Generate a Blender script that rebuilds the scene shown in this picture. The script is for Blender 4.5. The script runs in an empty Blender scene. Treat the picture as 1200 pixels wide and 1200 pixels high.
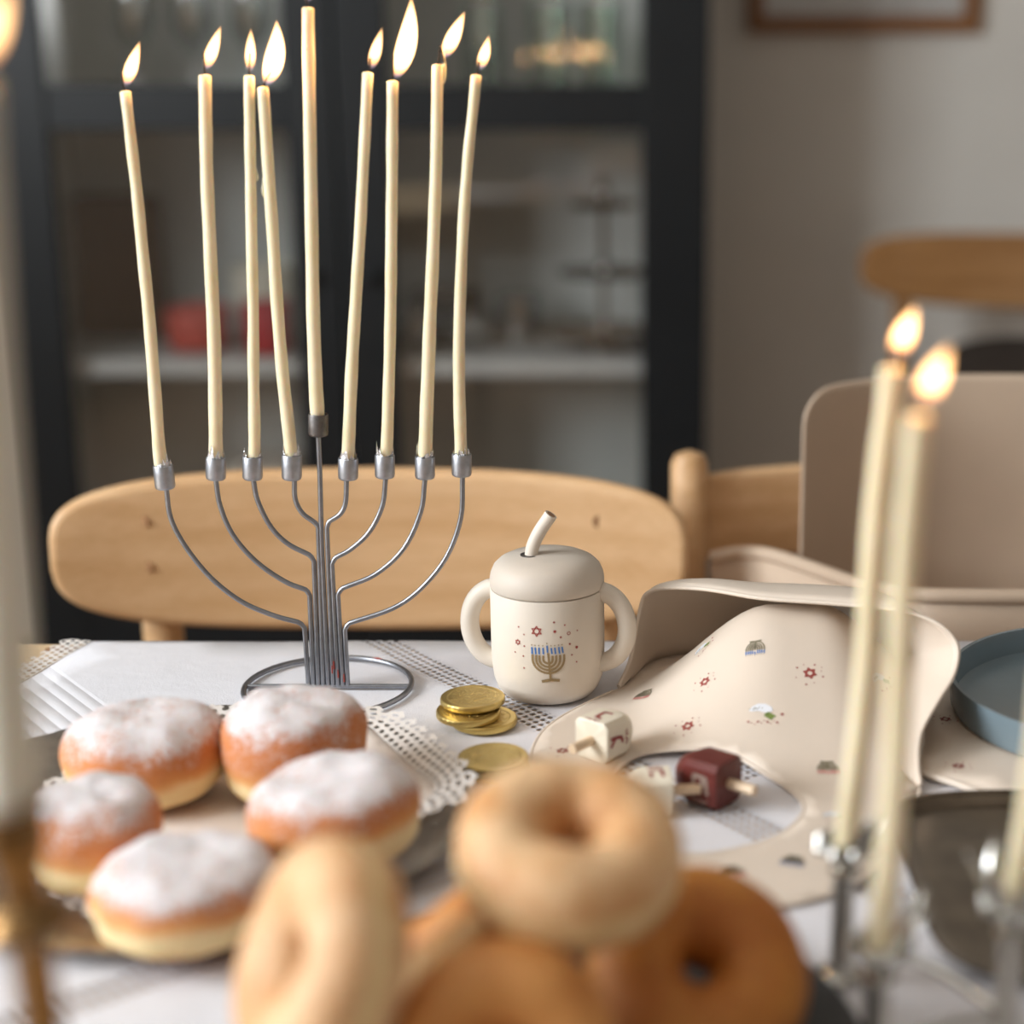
import bpy, bmesh, math, random
from math import sin, cos, tan, pi, radians, sqrt, atan2
from mathutils import Vector, Matrix, noise
from mathutils.bvhtree import BVHTree
from mathutils.geometry import delaunay_2d_cdt

random.seed(7)
scene = bpy.context.scene
COL = scene.collection

# ------------------------------------------------------------------ camera
F, PX, PY, PITCH = 2000.0, 750.0, 600.0, radians(15)
CAM = Vector((0, 0, 1.155))
TZ = 0.75                                   # table top
FW = Vector((0, cos(PITCH), -sin(PITCH)))
UP = Vector((0, sin(PITCH), cos(PITCH)))
cam_d = bpy.data.cameras.new('camera')
cam = bpy.data.objects.new('camera', cam_d); COL.objects.link(cam)
cam.location = CAM
cam.rotation_euler = (pi / 2 - PITCH, 0, 0)
cam_d.sensor_width = 36
cam_d.lens = F / 1200 * 36
cam_d.shift_x = -(PX - 600) / 1200
cam_d.clip_start = 0.02
cam_d.dof.use_dof = True
cam_d.dof.focus_distance = 1.105
cam_d.dof.aperture_fstop = 2.7
scene.camera = cam

def ray(px, py):
    return FW + Vector((1, 0, 0)) * ((px - PX) / F) + UP * ((PY - py) / F)
def atY(px, py, Y):
    d = ray(px, py); return CAM + d * (Y / d.y)
def atz(px, py, z=TZ):
    d = ray(px, py); return CAM + d * ((z - CAM.z) / d.z)
def atd(px, py, depth):
    return CAM + ray(px, py) * depth
def mpp(p):
    return (p - CAM).dot(FW) / F            # metres per pixel at a point

# ------------------------------------------------------------------ light
scene.view_settings.view_transform = 'Standard'
scene.view_settings.look = 'None'
scene.view_settings.gamma = 1
scene.view_settings.exposure = 0.1
w = bpy.data.worlds.new('world'); scene.world = w; w.use_nodes = True
w.node_tree.nodes['Background'].inputs[0].default_value = (1.0, 0.88, 0.76, 1)
w.node_tree.nodes['Background'].inputs[1].default_value = 0.24
la = bpy.data.lights.new('window_daylight', 'AREA')
la.shape = 'RECTANGLE'; la.size = 1.0; la.size_y = 1.5
la.energy = 98; la.color = (0.91, 0.96, 1.0)
lo = bpy.data.objects.new('window_daylight', la); COL.objects.link(lo)
lo.location = (-2.12, 0.25, 1.75)
lo.rotation_euler = (0, radians(-90), 0)

# ------------------------------------------------------------------ materials
def lin(c):
    return tuple(((v / 255) / 12.92 if v / 255 <= .04045 else ((v / 255 + .055) / 1.055) ** 2.4) for v in c) + (1,)

class NT:
    def __init__(s, name):
        s.m = bpy.data.materials.new(name); s.m.use_nodes = True
        s.t = s.m.node_tree; s.n = s.t.nodes; s.l = s.t.links
        s.b = s.n['Principled BSDF']; s.out = s.n['Material Output']
    def node(s, typ, **kw):
        nd = s.n.new(typ)
        for k, v in kw.items(): setattr(nd, k, v)
        return nd
    def link(s, a, b): s.l.new(a, b)
    def val(s, sock, v):
        if hasattr(v, 'is_linked') or isinstance(v, bpy.types.NodeSocket): s.l.new(v, sock)
        else: sock.default_value = v
    def coord(s, scale=(1, 1, 1), rot=(0, 0, 0), which='Object'):
        tc = s.node('ShaderNodeTexCoord'); mp = s.node('ShaderNodeMapping')
        mp.inputs['Scale'].default_value = scale; mp.inputs['Rotation'].default_value = rot
        s.link(tc.outputs[which], mp.inputs[0]); return mp.outputs[0]
    def noise(s, co, scale, detail=4, rough=.5):
        nz = s.node('ShaderNodeTexNoise'); nz.inputs['Scale'].default_value = scale
        nz.inputs['Detail'].default_value = detail; nz.inputs['Roughness'].default_value = rough
        s.link(co, nz.inputs['Vector']); return nz.outputs[0]
    def math(s, op, a, b=0.0, clamp=False):
        m = s.node('ShaderNodeMath', operation=op); m.use_clamp = clamp
        s.val(m.inputs[0], a); s.val(m.inputs[1], b); return m.outputs[0]
    def ramp(s, fac, stops):
        r = s.node('ShaderNodeValToRGB'); e = r.color_ramp.elements
        while len(e) < len(stops): e.new(.5)
        for i, (p, c) in enumerate(stops):
            e[i].position = p; e[i].color = c if len(c) == 4 else tuple(c) + (1,)
        s.val(r.inputs[0], fac); return r.outputs[0]
    def mix(s, fac, a, b):
        m = s.node('ShaderNodeMix', data_type='RGBA')
        s.val(m.inputs[0], fac); s.val(m.inputs[6], a); s.val(m.inputs[7], b); return m.outputs[2]
    def range(s, v, a, b, c=0.0, d=1.0, smooth=True):
        if a > b: a, b, c, d = b, a, d, c
        m = s.node('ShaderNodeMapRange'); m.interpolation_type = 'SMOOTHSTEP' if smooth else 'LINEAR'
        s.val(m.inputs[0], v)
        for i, q in enumerate((a, b, c, d)): m.inputs[i + 1].default_value = q
        return m.outputs[0]
    def bump(s, h, strength=.3, dist=.001):
        b = s.node('ShaderNodeBump'); b.inputs['Strength'].default_value = strength
        b.inputs['Distance'].default_value = dist
        s.link(h, b.inputs['Height']); s.link(b.outputs[0], s.b.inputs['Normal'])
    def sep(s, co):
        x = s.node('ShaderNodeSeparateXYZ'); s.link(co, x.inputs[0]); return x.outputs

def plain(name, col, rough=.5, metal=0.0, var=.06, nscale=30, bump=.0, spec=.5, bdist=.001, sss=0):
    t = NT(name); c = lin(col)
    co = t.coord()
    nz = t.noise(co, nscale)
    d = tuple(max(0, v * (1 - var)) for v in c[:3]) + (1,); h = tuple(min(1, v * (1 + var)) for v in c[:3]) + (1,)
    t.link(t.ramp(nz, [(.3, d), (.7, h)]), t.b.inputs['Base Color'])
    t.b.inputs['Roughness'].default_value = rough; t.b.inputs['Metallic'].default_value = metal
    t.b.inputs['Specular IOR Level'].default_value = spec
    if bump: t.bump(nz, bump, bdist)
    if sss:
        t.b.inputs['Subsurface Weight'].default_value = sss
        t.b.inputs['Subsurface Radius'].default_value = (1, .6, .35); t.b.inputs['Subsurface Scale'].default_value = .006
    return t.m

def wood(name, dark, light, scale=(3, 40, 40), rough=.45):
    t = NT(name); co = t.coord(scale)
    n1 = t.noise(co, 1.0, 6, .6)
    co2 = t.coord(tuple(v * 4 for v in scale)); n2 = t.noise(co2, 2.0, 4, .6)
    wv = t.node('ShaderNodeTexWave'); wv.inputs['Scale'].default_value = .25; wv.inputs['Distortion'].default_value = 9
    wv.inputs['Detail'].default_value = 3; wv.bands_direction = 'Z'; t.link(co, wv.inputs['Vector'])
    f = t.math('ADD', t.math('MULTIPLY', n1, .5), t.math('MULTIPLY', n2, .25))
    f = t.math('ADD', f, t.math('ADD', t.math('MULTIPLY', wv.outputs[1], .10), .075))
    t.link(t.ramp(f, [(.3, lin(dark)), (.7, lin(light))]), t.b.inputs['Base Color'])
    t.b.inputs['Roughness'].default_value = rough; t.bump(f, .15, .0006)
    return t.m

def thinglass(name, tint=(1, 1, 1), refl=.08, rough=0.0):
    t = NT(name); t.n.remove(t.b)
    tr = t.node('ShaderNodeBsdfTransparent'); tr.inputs[0].default_value = tint + (1,)
    gl = t.node('ShaderNodeBsdfGlossy'); gl.inputs['Roughness'].default_value = rough
    mx = t.node('ShaderNodeMixShader'); mx.inputs[0].default_value = refl
    t.link(tr.outputs[0], mx.inputs[1]); t.link(gl.outputs[0], mx.inputs[2]); t.link(mx.outputs[0], t.out.inputs[0])
    return t.m

M = {}
M['oak'] = wood('oak', (204, 160, 112), (230, 192, 148))
M['oak_shaded'] = wood('shaded_oak', (150, 104, 58), (186, 140, 90))  # same oak, darkened: the far chair's shade is put into the colour
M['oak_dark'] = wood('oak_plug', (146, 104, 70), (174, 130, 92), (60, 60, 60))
M['pine'] = wood('pine', (206, 172, 130), (232, 206, 168), (3, 30, 30))
M['floorwood'] = wood('floor_wood', (120, 92, 66), (156, 122, 90), (2, 14, 14))
M['wall'] = plain('wall_paint', (228, 225, 218), .9, var=.03, nscale=6)
M['ceil'] = plain('ceiling_paint', (225, 222, 216), .9, var=.02, nscale=4)
M['blackpaint'] = plain('cabinet_paint', (23, 28, 32), .40, var=.1, nscale=8, spec=.4)
M['interior'] = plain('cabinet_lining', (196, 199, 194), .7, var=.08, nscale=5)
M['shelf'] = plain('shelf_paint', (196, 200, 198), .5, var=.03)
M['pane'] = thinglass('pane_glass', refl=.075)
M['glassware'] = thinglass('glassware', (.92, .95, .94), .34, .05)
M['greenglass'] = thinglass('green_glassware', (.84, .92, .86), .34, .06)
M['steel'] = plain('brushed_wire', (150, 152, 158), .38, 1.0, .1, 200, .05)
M['holder'] = plain('cast_holder', (176, 178, 184), .42, 1.0, .12, 260, .25, bdist=.0004)
M['soot'] = plain('sooty_holder', (112, 108, 106), .5, 1.0, .25, 200, .3, bdist=.0004)
M['redwax'] = plain('red_wax', (150, 58, 48), .4)
M['foil'] = plain('foil', (232, 232, 234), .22, 1.0, .05, 900, 1.0, bdist=.001)
M['wick'] = plain('wick', (26, 22, 22), .9)
M['silicone'] = plain('silicone', (219, 208, 194), .55, var=.015, nscale=20)
M['silicone_lid'] = plain('silicone_lid', (203, 192, 179), .55, var=.015, nscale=20)
M['bib'] = plain('bib_silicone', (222, 207, 191), .5, var=.015, nscale=20)
M['highchair'] = plain('moulded_plastic', (206, 184, 162), .5, var=.02)
M['p_red'] = plain('print_red', (156, 58, 52), .6)
M['p_tan'] = plain('print_tan', (146, 122, 84), .6)
M['p_grey'] = plain('print_grey', (130, 122, 100), .6)
M['p_blue'] = plain('print_blue', (58, 116, 188), .6)
M['p_pink'] = plain('print_pink', (214, 120, 118), .6)
M['p_white'] = plain('print_white', (228, 230, 236), .6)
M['p_green'] = plain('print_green', (122, 140, 70), .6)
M['dr_white'] = plain('painted_cream', (232, 222, 202), .45, var=.03)
M['dr_brown'] = plain('painted_maroon', (98, 38, 32), .4, var=.08)
M['dr_wood'] = wood('dowel_wood', (206, 176, 142), (232, 208, 178), (60, 60, 20))
M['dr_letter'] = plain('letter_red', (150, 24, 30), .5)
M['dr_lgrey'] = plain('letter_grey', (150, 130, 118), .5)
M['bluplate'] = plain('blue_ceramic', (118, 134, 142), .22, var=.04)
M['silver'] = plain('polished_silver', (206, 204, 198), .08, 1.0, .08, 60)
M['tray'] = plain('tarnished_silver', (128, 116, 102), .2, 1.0, .22, 40, .05)
M['oldsilver'] = plain('worn_silver', (196, 188, 178), .3, 1.0, .15, 80, .2)
M['brass'] = plain('aged_brass', (134, 104, 68), .26, 1.0, .2, 60)
M['darkplate'] = plain('dark_stoneware', (44, 44, 46), .35)
M['terracotta'] = plain('red_ceramic', (190, 84, 72), .35)
M['cherry'] = plain('cherry_ceramic', (176, 48, 58), .3)
M['cream'] = plain('cream_ceramic', (222, 218, 200), .3)
M['brownboard'] = wood('brown_board', (84, 60, 40), (112, 84, 58))
M['linen'] = plain('folded_linen', (206, 200, 190), .9, var=.06, nscale=60)
M['darkcushion'] = plain('dark_cushion', (52, 44, 38), .95, var=.3, nscale=90, bump=.5)
M['frame'] = wood('frame_wood', (120, 78, 44), (156, 106, 62))
M['paper'] = plain('picture_paper', (206, 206, 204), .6, var=.05, nscale=8)
M['picprint'] = plain('picture_print', (150, 156, 160), .6, var=.2, nscale=20)
M['white_candle'] = plain('white_wax', (226, 224, 214), .4, sss=.35)

def wax_mat():
    t = NT('cream_wax'); co = t.coord()
    nz = t.noise(co, 60)
    t.link(t.ramp(nz, [(.3, lin((230, 217, 182))), (.7, lin((238, 226, 196)))]), t.b.inputs['Base Color'])
    t.b.inputs['Roughness'].default_value = .38
    t.b.inputs['Subsurface Weight'].default_value = .5
    t.b.inputs['Subsurface Radius'].default_value = (1, .6, .3); t.b.inputs['Subsurface Scale'].default_value = .006
    t.bump(nz, .25, .001); return t.m
M['wax'] = wax_mat()

def flame_mat():
    t = NT('flame_gas'); t.n.remove(t.b)
    z = t.sep(t.coord((1, 1, 1)))[2]
    k = t.math('ADD', t.range(z, .0, .011, .015, 1.0), 0)
    em = t.node('ShaderNodeEmission')
    t.link(t.ramp(t.range(z, 0, .012), [(0, (.5, .45, .7)), (.3, (1, .46, .17)), (1, (1, .54, .23))]), em.inputs[0])
    t.link(t.math('MULTIPLY', k, 950), em.inputs[1])
    t.link(em.outputs[0], t.out.inputs['Volume']); return t.m
M['flame'] = flame_mat()

def gold_mat():
    t = NT('gold_foil'); co = t.coord()
    x, y, z = t.sep(co)
    r = t.math('SQRT', t.math('ADD', t.math('MULTIPLY', x, x), t.math('MULTIPLY', y, y)))
    nz = t.noise(co, 260, 3)
    nz2 = t.noise(co, 700, 2)
    h = t.math('MULTIPLY', t.math('ADD', t.range(nz, .46, .54), t.math('MULTIPLY', nz2, .5)), t.range(r, .0165, .0145))
    ring = t.range(t.math('ABSOLUTE', t.math('SUBTRACT', r, .0158)), .0005, .0001)
    h = t.math('ADD', h, t.math('MULTIPLY', ring, .8))
    t.b.inputs['Base Color'].default_value = lin((214, 188, 118)); t.b.inputs['Metallic'].default_value = 1
    t.b.inputs['Roughness'].default_value = .36
    t.bump(h, .7, .0008); return t.m
M['gold'] = gold_mat()

def sugar_doughnut(name, seed):
    t = NT(name); co = t.coord(); x, y, z = t.sep(co)
    mp = t.node('ShaderNodeMapping'); mp.inputs['Location'].default_value = (seed * 3.1, seed, seed * .7); t.link(co, mp.inputs[0])
    n1 = t.noise(mp.outputs[0], 45, 5); n2 = t.noise(mp.outputs[0], 420, 3, .7); n3 = t.noise(mp.outputs[0], 1400, 2)
    zz = t.math('ADD', z, t.math('MULTIPLY', t.math('SUBTRACT', n1, .5), .014))
    body = t.ramp(t.math('MULTIPLY', zz, 20), [(.06, lin((176, 106, 52))), (.16, lin((236, 206, 150))), (.36, lin((244, 220, 168))),
                                               (.48, lin((224, 158, 96))), (.62, lin((204, 128, 72))), (1, lin((198, 122, 76)))])
    geo = t.node('ShaderNodeNewGeometry'); nz = t.sep(geo.outputs['Normal'])[2]
    cover = t.math('ADD', t.range(nz, .1, 1.0, 0, .62), t.math('MULTIPLY', t.math('SUBTRACT', n1, .5), 1.1))
    cover = t.math('ADD', cover, t.math('MULTIPLY', t.math('SUBTRACT', n2, .5), 1.9))
    cover = t.math('MULTIPLY', t.range(cover, .0, .62), t.range(z, .022, .034))
    t.link(t.mix(t.math('MULTIPLY', cover, .94), body, lin((226, 224, 227))), t.b.inputs['Base Color'])
    t.b.inputs['Roughness'].default_value = .75
    t.b.inputs['Subsurface Weight'].default_value = .12; t.b.inputs['Subsurface Scale'].default_value = .004
    t.bump(t.math('ADD', t.math('MULTIPLY', n2, t.math('ADD', cover, .2)), t.math('MULTIPLY', n3, .3)), .55, .0016)
    return t.m

def ring_doughnut(name, top, side, seed):
    t = NT(name); co = t.coord(); x, y, z = t.sep(co)
    mp = t.node('ShaderNodeMapping'); mp.inputs['Location'].default_value = (seed * 2.3, seed, seed); t.link(co, mp.inputs[0])
    n1 = t.noise(mp.outputs[0], 38, 4); n2 = t.noise(mp.outputs[0], 900, 3)
    r = t.math('SQRT', t.math('ADD', t.math('MULTIPLY', x, x), t.math('MULTIPLY', y, y)))
    f = t.math('ADD', n1, t.math('MULTIPLY', t.math('SUBTRACT', n2, .5), .5))
    c = t.ramp(f, [(.36, lin(side)), (.6, lin(top))])
    band = t.range(t.math('ABSOLUTE', t.math('ADD', z, t.math('MULTIPLY', t.math('SUBTRACT', n1, .5), .01))), .006, .002)
    band = t.math('MULTIPLY', band, t.range(r, .036, .041))
    t.link(t.mix(t.math('MULTIPLY', band, .75), c, lin((240, 214, 160))), t.b.inputs['Base Color'])
    t.b.inputs['Roughness'].default_value = .55; t.b.inputs['Subsurface Weight'].default_value = .1
    t.b.inputs['Subsurface Scale'].default_value = .004
    t.bump(n2, .5, .001); return t.m

def cloth_mat(name, col, bands=(), fine=True, border=None):
    """bands: (nx, ny, offset, halfwidth, kind) about object xy; kind 'lace' cuts open holes, 'tuck' gives ridges."""
    t = NT(name); co = t.coord(); x, y, z = t.sep(co)
    weave = t.node('ShaderNodeTexWave'); weave.inputs['Scale'].default_value = 260; weave.inputs['Distortion'].default_value = 1.5
    t.link(t.coord((1, 1, 1), (0, 0, .75)), weave.inputs['Vector'])
    n1 = t.noise(co, 14, 5); n2 = t.noise(co, 900, 2)
    h = t.math('ADD', t.math('MULTIPLY', n1, 3.0), t.math('ADD', t.math('MULTIPLY', weave.outputs[1], .12), t.math('MULTIPLY', n2, .3)))
    hole = None
    for (nx, ny, off, hw, kind) in bands:
        d = t.math('SUBTRACT', t.math('ADD', t.math('MULTIPLY', x, nx), t.math('MULTIPLY', y, ny)), off)
        mask = t.math('LESS_THAN', t.math('ABSOLUTE', d), hw)
        if kind == 'lace':
            along = t.math('ADD', t.math('MULTIPLY', x, -ny), t.math('MULTIPLY', y, nx))
            s = 2 * pi / .0112
            a = t.math('MULTIPLY', t.math('SINE', t.math('MULTIPLY', d, s)), t.math('SINE', t.math('MULTIPLY', along, s)))
            hl = t.math('MULTIPLY', t.math('GREATER_THAN', t.math('ABSOLUTE', a), .42), mask)
            hole = hl if hole is None else t.math('MAXIMUM', hole, hl)
        else:
            rid = t.math('ABSOLUTE', t.math('SINE', t.math('MULTIPLY', d, pi / .009)))
            h = t.math('ADD', h, t.math('MULTIPLY', t.math('MULTIPLY', rid, mask), .8))
    t.b.inputs['Base Color'].default_value = lin(col); t.b.inputs['Roughness'].default_value = .92
    t.b.inputs['Sheen Weight'].default_value = .15
    t.bump(h, .55, .0016)
    if hole is not None:
        tr = t.node('ShaderNodeBsdfTransparent'); mx = t.node('ShaderNodeMixShader')
        t.link(hole, mx.inputs[0]); t.link(t.b.outputs[0], mx.inputs[1]); t.link(tr.outputs[0], mx.inputs[2])
        t.link(mx.outputs[0], t.out.inputs[0])
    return t.m

def lace_mat(name, col, pitch=.0065, thr=.3):
    t = NT(name)
    uv = t.node('ShaderNodeUVMap'); s = t.sep(uv.outputs[0])
    u, v = s[0], s[1]
    row = t.math('FLOOR', t.math('DIVIDE', v, pitch * .8))
    uo = t.math('ADD', u, t.math('MULTIPLY', row, pitch * .5))
    fu = t.math('SUBTRACT', t.math('FRACT', t.math('DIVIDE', uo, pitch)), .5)
    fv = t.math('SUBTRACT', t.math('FRACT', t.math('DIVIDE', v, pitch * .8)), .5)
    r2 = t.math('SQRT', t.math('ADD', t.math('MULTIPLY', fu, fu), t.math('MULTIPLY', fv, fv)))
    hole = t.math('LESS_THAN', r2, thr)
    t.b.inputs['Base Color'].default_value = lin(col); t.b.inputs['Roughness'].default_value = .95
    tr = t.node('ShaderNodeBsdfTransparent'); mx = t.node('ShaderNodeMixShader')
    t.link(hole, mx.inputs[0]); t.link(t.b.outputs[0], mx.inputs[1]); t.link(tr.outputs[0], mx.inputs[2])
    t.link(mx.outputs[0], t.out.inputs[0]); return t.m
M['lace'] = lace_mat('lace', (226, 220, 214))

# ------------------------------------------------------------------ geometry helpers
class G:
    """collects verts, faces, material slots; all in world coordinates"""
    def __init__(s): s.v = []; s.f = []; s.mi = []
    def add(s, v, f, mi=0):
        b = len(s.v); s.v += [Vector(p) for p in v]
        s.f += [tuple(i + b for i in q) for q in f]; s.mi += [mi] * len(f); return s
    def box(s, lo, hi, mi=0):
        x0, y0, z0 = lo; x1, y1, z1 = hi
        v = [(x0, y0, z0), (x1, y0, z0), (x1, y1, z0), (x0, y1, z0), (x0, y0, z1), (x1, y0, z1), (x1, y1, z1), (x0, y1, z1)]
        f = [(3, 2, 1, 0), (4, 5, 6, 7), (0, 1, 5, 4), (1, 2, 6, 5), (2, 3, 7, 6), (3, 0, 4, 7)]
        return s.add(v, f, mi)
    def loops(s, loops, closed=True, cap0=True, cap1=True, mi=0):
        n = len(loops[0]); v = [p for L in loops for p in L]; f = []
        for i in range(len(loops) - 1):
            for j in range(n if closed else n - 1):
                k = (j + 1) % n
                f.append((i * n + j, i * n + k, (i + 1) * n + k, (i + 1) * n + j))
        if cap0: f.append(tuple(range(n - 1, -1, -1)))
        if cap1: f.append(tuple((len(loops) - 1) * n + j for j in range(n)))
        return s.add(v, f, mi)
    def lathe(s, prof, base, n=40, axis=Vector((0, 0, 1)), cap0=True, cap1=True, fn=None, mi=0):
        q = axis.to_track_quat('Z', 'Y'); L = []
        for (r, z) in prof:
            r = max(r, 1e-5)
            row = []
            for j in range(n):
                a = 2 * pi * j / n; rr = r * (fn(a, z) if fn else 1)
                row.append(Vector(base) + q @ Vector((rr * cos(a), rr * sin(a), z)))
            L.append(row)
        return s.loops(L, True, cap0, cap1, mi)
    def tube(s, pts, rad, n=10, cap=True, mi=0):
        pts = [Vector(p) for p in pts]; N = len(pts)
        if not isinstance(rad, (list, tuple)): rad = [rad] * N
        t0 = (pts[1] - pts[0]).normalized()
        nrm = t0.orthogonal().normalized(); L = []
        for i in range(N):
            t = (pts[min(i + 1, N - 1)] - pts[max(i - 1, 0)]).normalized()
            nrm = (nrm - t * nrm.dot(t)).normalized(); b = t.cross(nrm)
            L.append([pts[i] + (nrm * cos(2 * pi * j / n) + b * sin(2 * pi * j / n)) * rad[i] for j in range(n)])
        return s.loops(L, True, cap, cap, mi)
    def ringtube(s, c, R, r, axis=Vector((0, 0, 1)), n=48, m=10):
        q = axis.to_track_quat('Z', 'Y'); L = []
        for i in range(n):
            a = 2 * pi * i / n
            L.append([Vector(c) + q @ Vector(((R + r * cos(2 * pi * j / m)) * cos(a), (R + r * cos(2 * pi * j / m)) * sin(a), r * sin(2 * pi * j / m))) for j in range(m)])
        L.append(list(L[0])); return s.loops(L, True, False, False)

def smooth_path(pts, k=6):
    pts = [Vector(p) for p in pts]; out = []
    P = [pts[0] * 2 - pts[1]] + pts + [pts[-1] * 2 - pts[-2]]
    for i in range(1, len(P) - 2):
        for j in range(k):
            t = j / k; a, b, c, d = P[i - 1], P[i], P[i + 1], P[i + 2]
            out.append(.5 * ((2 * b) + (c - a) * t + (2 * a - 5 * b + 4 * c - d) * t * t + (3 * b - a - 3 * c + d) * t ** 3))
    out.append(pts[-1]); return out

def thing(name, label, cat, loc, group=None, kind=None):
    o = bpy.data.objects.new(name, None); COL.objects.link(o); o.location = loc
    o.empty_display_size = .02
    o['label'] = label; o['category'] = cat
    if group: o['group'] = group
    if kind: o['kind'] = kind
    return o
def tag(o, label, cat, group=None):
    o['label'] = label; o['category'] = cat
    if group: o['group'] = group
    return o
def world_loc(o):
    v = Vector((0, 0, 0))
    while o is not None: v = v + o.location; o = o.parent
    return v
def obj(name, g, mats, parent=None, loc=None, smooth=40, bevel=0, solid=0, subsurf=0, uv=None, weld=False):
    base = Vector(loc) if loc is not None else (world_loc(parent) if parent else Vector((0, 0, 0)))
    me = bpy.data.meshes.new(name)
    me.from_pydata([tuple(p - base) for p in g.v], [], g.f)
    if not isinstance(mats, (list, tuple)): mats = [mats]
    for m in mats: me.materials.append(M[m] if isinstance(m, str) else m)
    for p, i in zip(me.polygons, g.mi): p.material_index = i
    if uv:
        L = me.uv_layers.new(name='UVMap')
        for lp in me.loops: L.data[lp.index].uv = uv[lp.vertex_index]
    bm = bmesh.new(); bm.from_mesh(me)
    if weld: bmesh.ops.remove_doubles(bm, verts=bm.verts, dist=1e-5)
    if not uv and not solid: bmesh.ops.recalc_face_normals(bm, faces=bm.faces)
    bm.to_mesh(me); bm.free()
    if smooth:
        for p in me.polygons: p.use_smooth = True
        me.set_sharp_from_angle(angle=radians(smooth))
    me.update()
    o = bpy.data.objects.new(name, me); COL.objects.link(o)
    if parent:
        o.parent = parent; o.location = base - world_loc(parent)
    else: o.location = base
    if bevel:
        b = o.modifiers.new('bevel', 'BEVEL'); b.width = bevel; b.segments = 3; b.limit_method = 'ANGLE'
    if solid:
        m = o.modifiers.new('solid', 'SOLIDIFY'); m.thickness = solid; m.offset = -1
    if subsurf:
        m = o.modifiers.new('sub', 'SUBSURF'); m.levels = subsurf; m.render_levels = subsurf
    return o
def struct(name, g, mat, **k):
    o = obj(name, g, mat, **k); o['kind'] = 'structure'; return o

def copy_tree(o, parent=None):
    c = o.copy(); COL.objects.link(c); c.parent = parent
    for ch in [x for x in bpy.data.objects if x.parent == o]: copy_tree(ch, c)
    return c

def inpoly(p, poly):
    x, y = p[0], p[1]; c = False; n = len(poly); j = n - 1
    for i in range(n):
        xi, yi = poly[i][0], poly[i][1]; xj, yj = poly[j][0], poly[j][1]
        if (yi > y) != (yj > y) and x < (xj - xi) * (y - yi) / (yj - yi) + xi: c = not c
        j = i
    return c
def sheet(outline, holes, hf, step):
    """triangulated sheet filling a plan outline, height from hf(x, y)"""
    pts = []; edges = []
    for poly in [outline] + holes:
        b = len(pts); n = len(poly); pts += [Vector((p[0], p[1])) for p in poly]
        edges += [(b + i, b + (i + 1) % n) for i in range(n)]
    xs = [p[0] for p in outline]; ys = [p[1] for p in outline]
    bp = list(pts)
    y = min(ys) + step / 2; r = 0
    while y < max(ys):
        x = min(xs) + step * (.5 if r % 2 else .25)
        while x < max(xs):
            p = Vector((x, y))
            if inpoly(p, outline) and not any(inpoly(p, h) for h in holes) and min((p - q).length_squared for q in bp) > (step * .45) ** 2:
                pts.append(p)
            x += step
        y += step * .87; r += 1
    vv, ee, ff, *_ = delaunay_2d_cdt(pts, edges, [], 0, 1e-7)
    g = G(); v = [(p.x, p.y, hf(p.x, p.y)) for p in vv]; f = []
    for t in ff:
        c = sum((vv[i] for i in t), Vector((0, 0))) / len(t)
        if inpoly(c, outline) and not any(inpoly(c, h) for h in holes):
            a, b, d = (vv[i] for i in t[:3])
            f.append(tuple(t) if (b - a).cross(d - a) > 0 else tuple(reversed(t)))
    g.add(v, f); return g
def ss(a, b, x):
    t = max(0, min(1, (x - a) / (b - a))); return t * t * (3 - 2 * t)
def dense(poly, d):
    out = []
    for i in range(len(poly)):
        a = Vector(poly[i]); b = Vector(poly[(i + 1) % len(poly)]); n = max(1, int((b - a).length / d))
        out += [a.lerp(b, j / n) for j in range(n)]
    return out
def sp_closed(pts, k=5):
    n = len(pts); P = [Vector(p) for p in pts]; out = []
    for i in range(n):
        a, b, c, d = P[i - 1], P[i], P[(i + 1) % n], P[(i + 2) % n]
        for j in range(k):
            t = j / k
            out.append(.5 * ((2 * b) + (c - a) * t + (2 * a - 5 * b + 4 * c - d) * t * t + (3 * b - a - 3 * c + d) * t ** 3))
    return out

def bent_slab(outline, th, bev, bend, place):
    """rounded slab from an (x, z) outline, thickness along y, bent by bend(x)"""
    n = len(outline); P = [Vector(p) for p in outline]; cen = sum(P, Vector((0, 0))) / n
    N = []
    for i in range(n):
        t = P[(i + 1) % n] - P[i - 1]; q = Vector((t.y, -t.x)).normalized()
        if q.dot(P[i] - cen) < 0: q = -q
        N.append(q)
    loops = []
    def lp(inset, y, sc=1.0):
        row = []
        for p, q in zip(P, N):
            k = p - q * inset; k = cen + (k - cen) * sc
            row.append(place(Vector((k.x, y + bend(k.x), k.y))))
        return row
    for sc in (.02, .2, .4, .6, .8, .93): loops.append(lp(bev, -th / 2, sc))
    for a in range(0, 7):
        an = pi / 2 * a / 6; loops.append(lp(bev * (1 - sin(an)), -th / 2 + bev * (1 - cos(an))))
    for a in range(6, -1, -1):
        an = pi / 2 * a / 6; loops.append(lp(bev * (1 - sin(an)), th / 2 - bev * (1 - cos(an))))
    for sc in (.93, .8, .6, .4, .2, .02): loops.append(lp(bev, th / 2, sc))
    return G().loops(loops)

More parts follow.
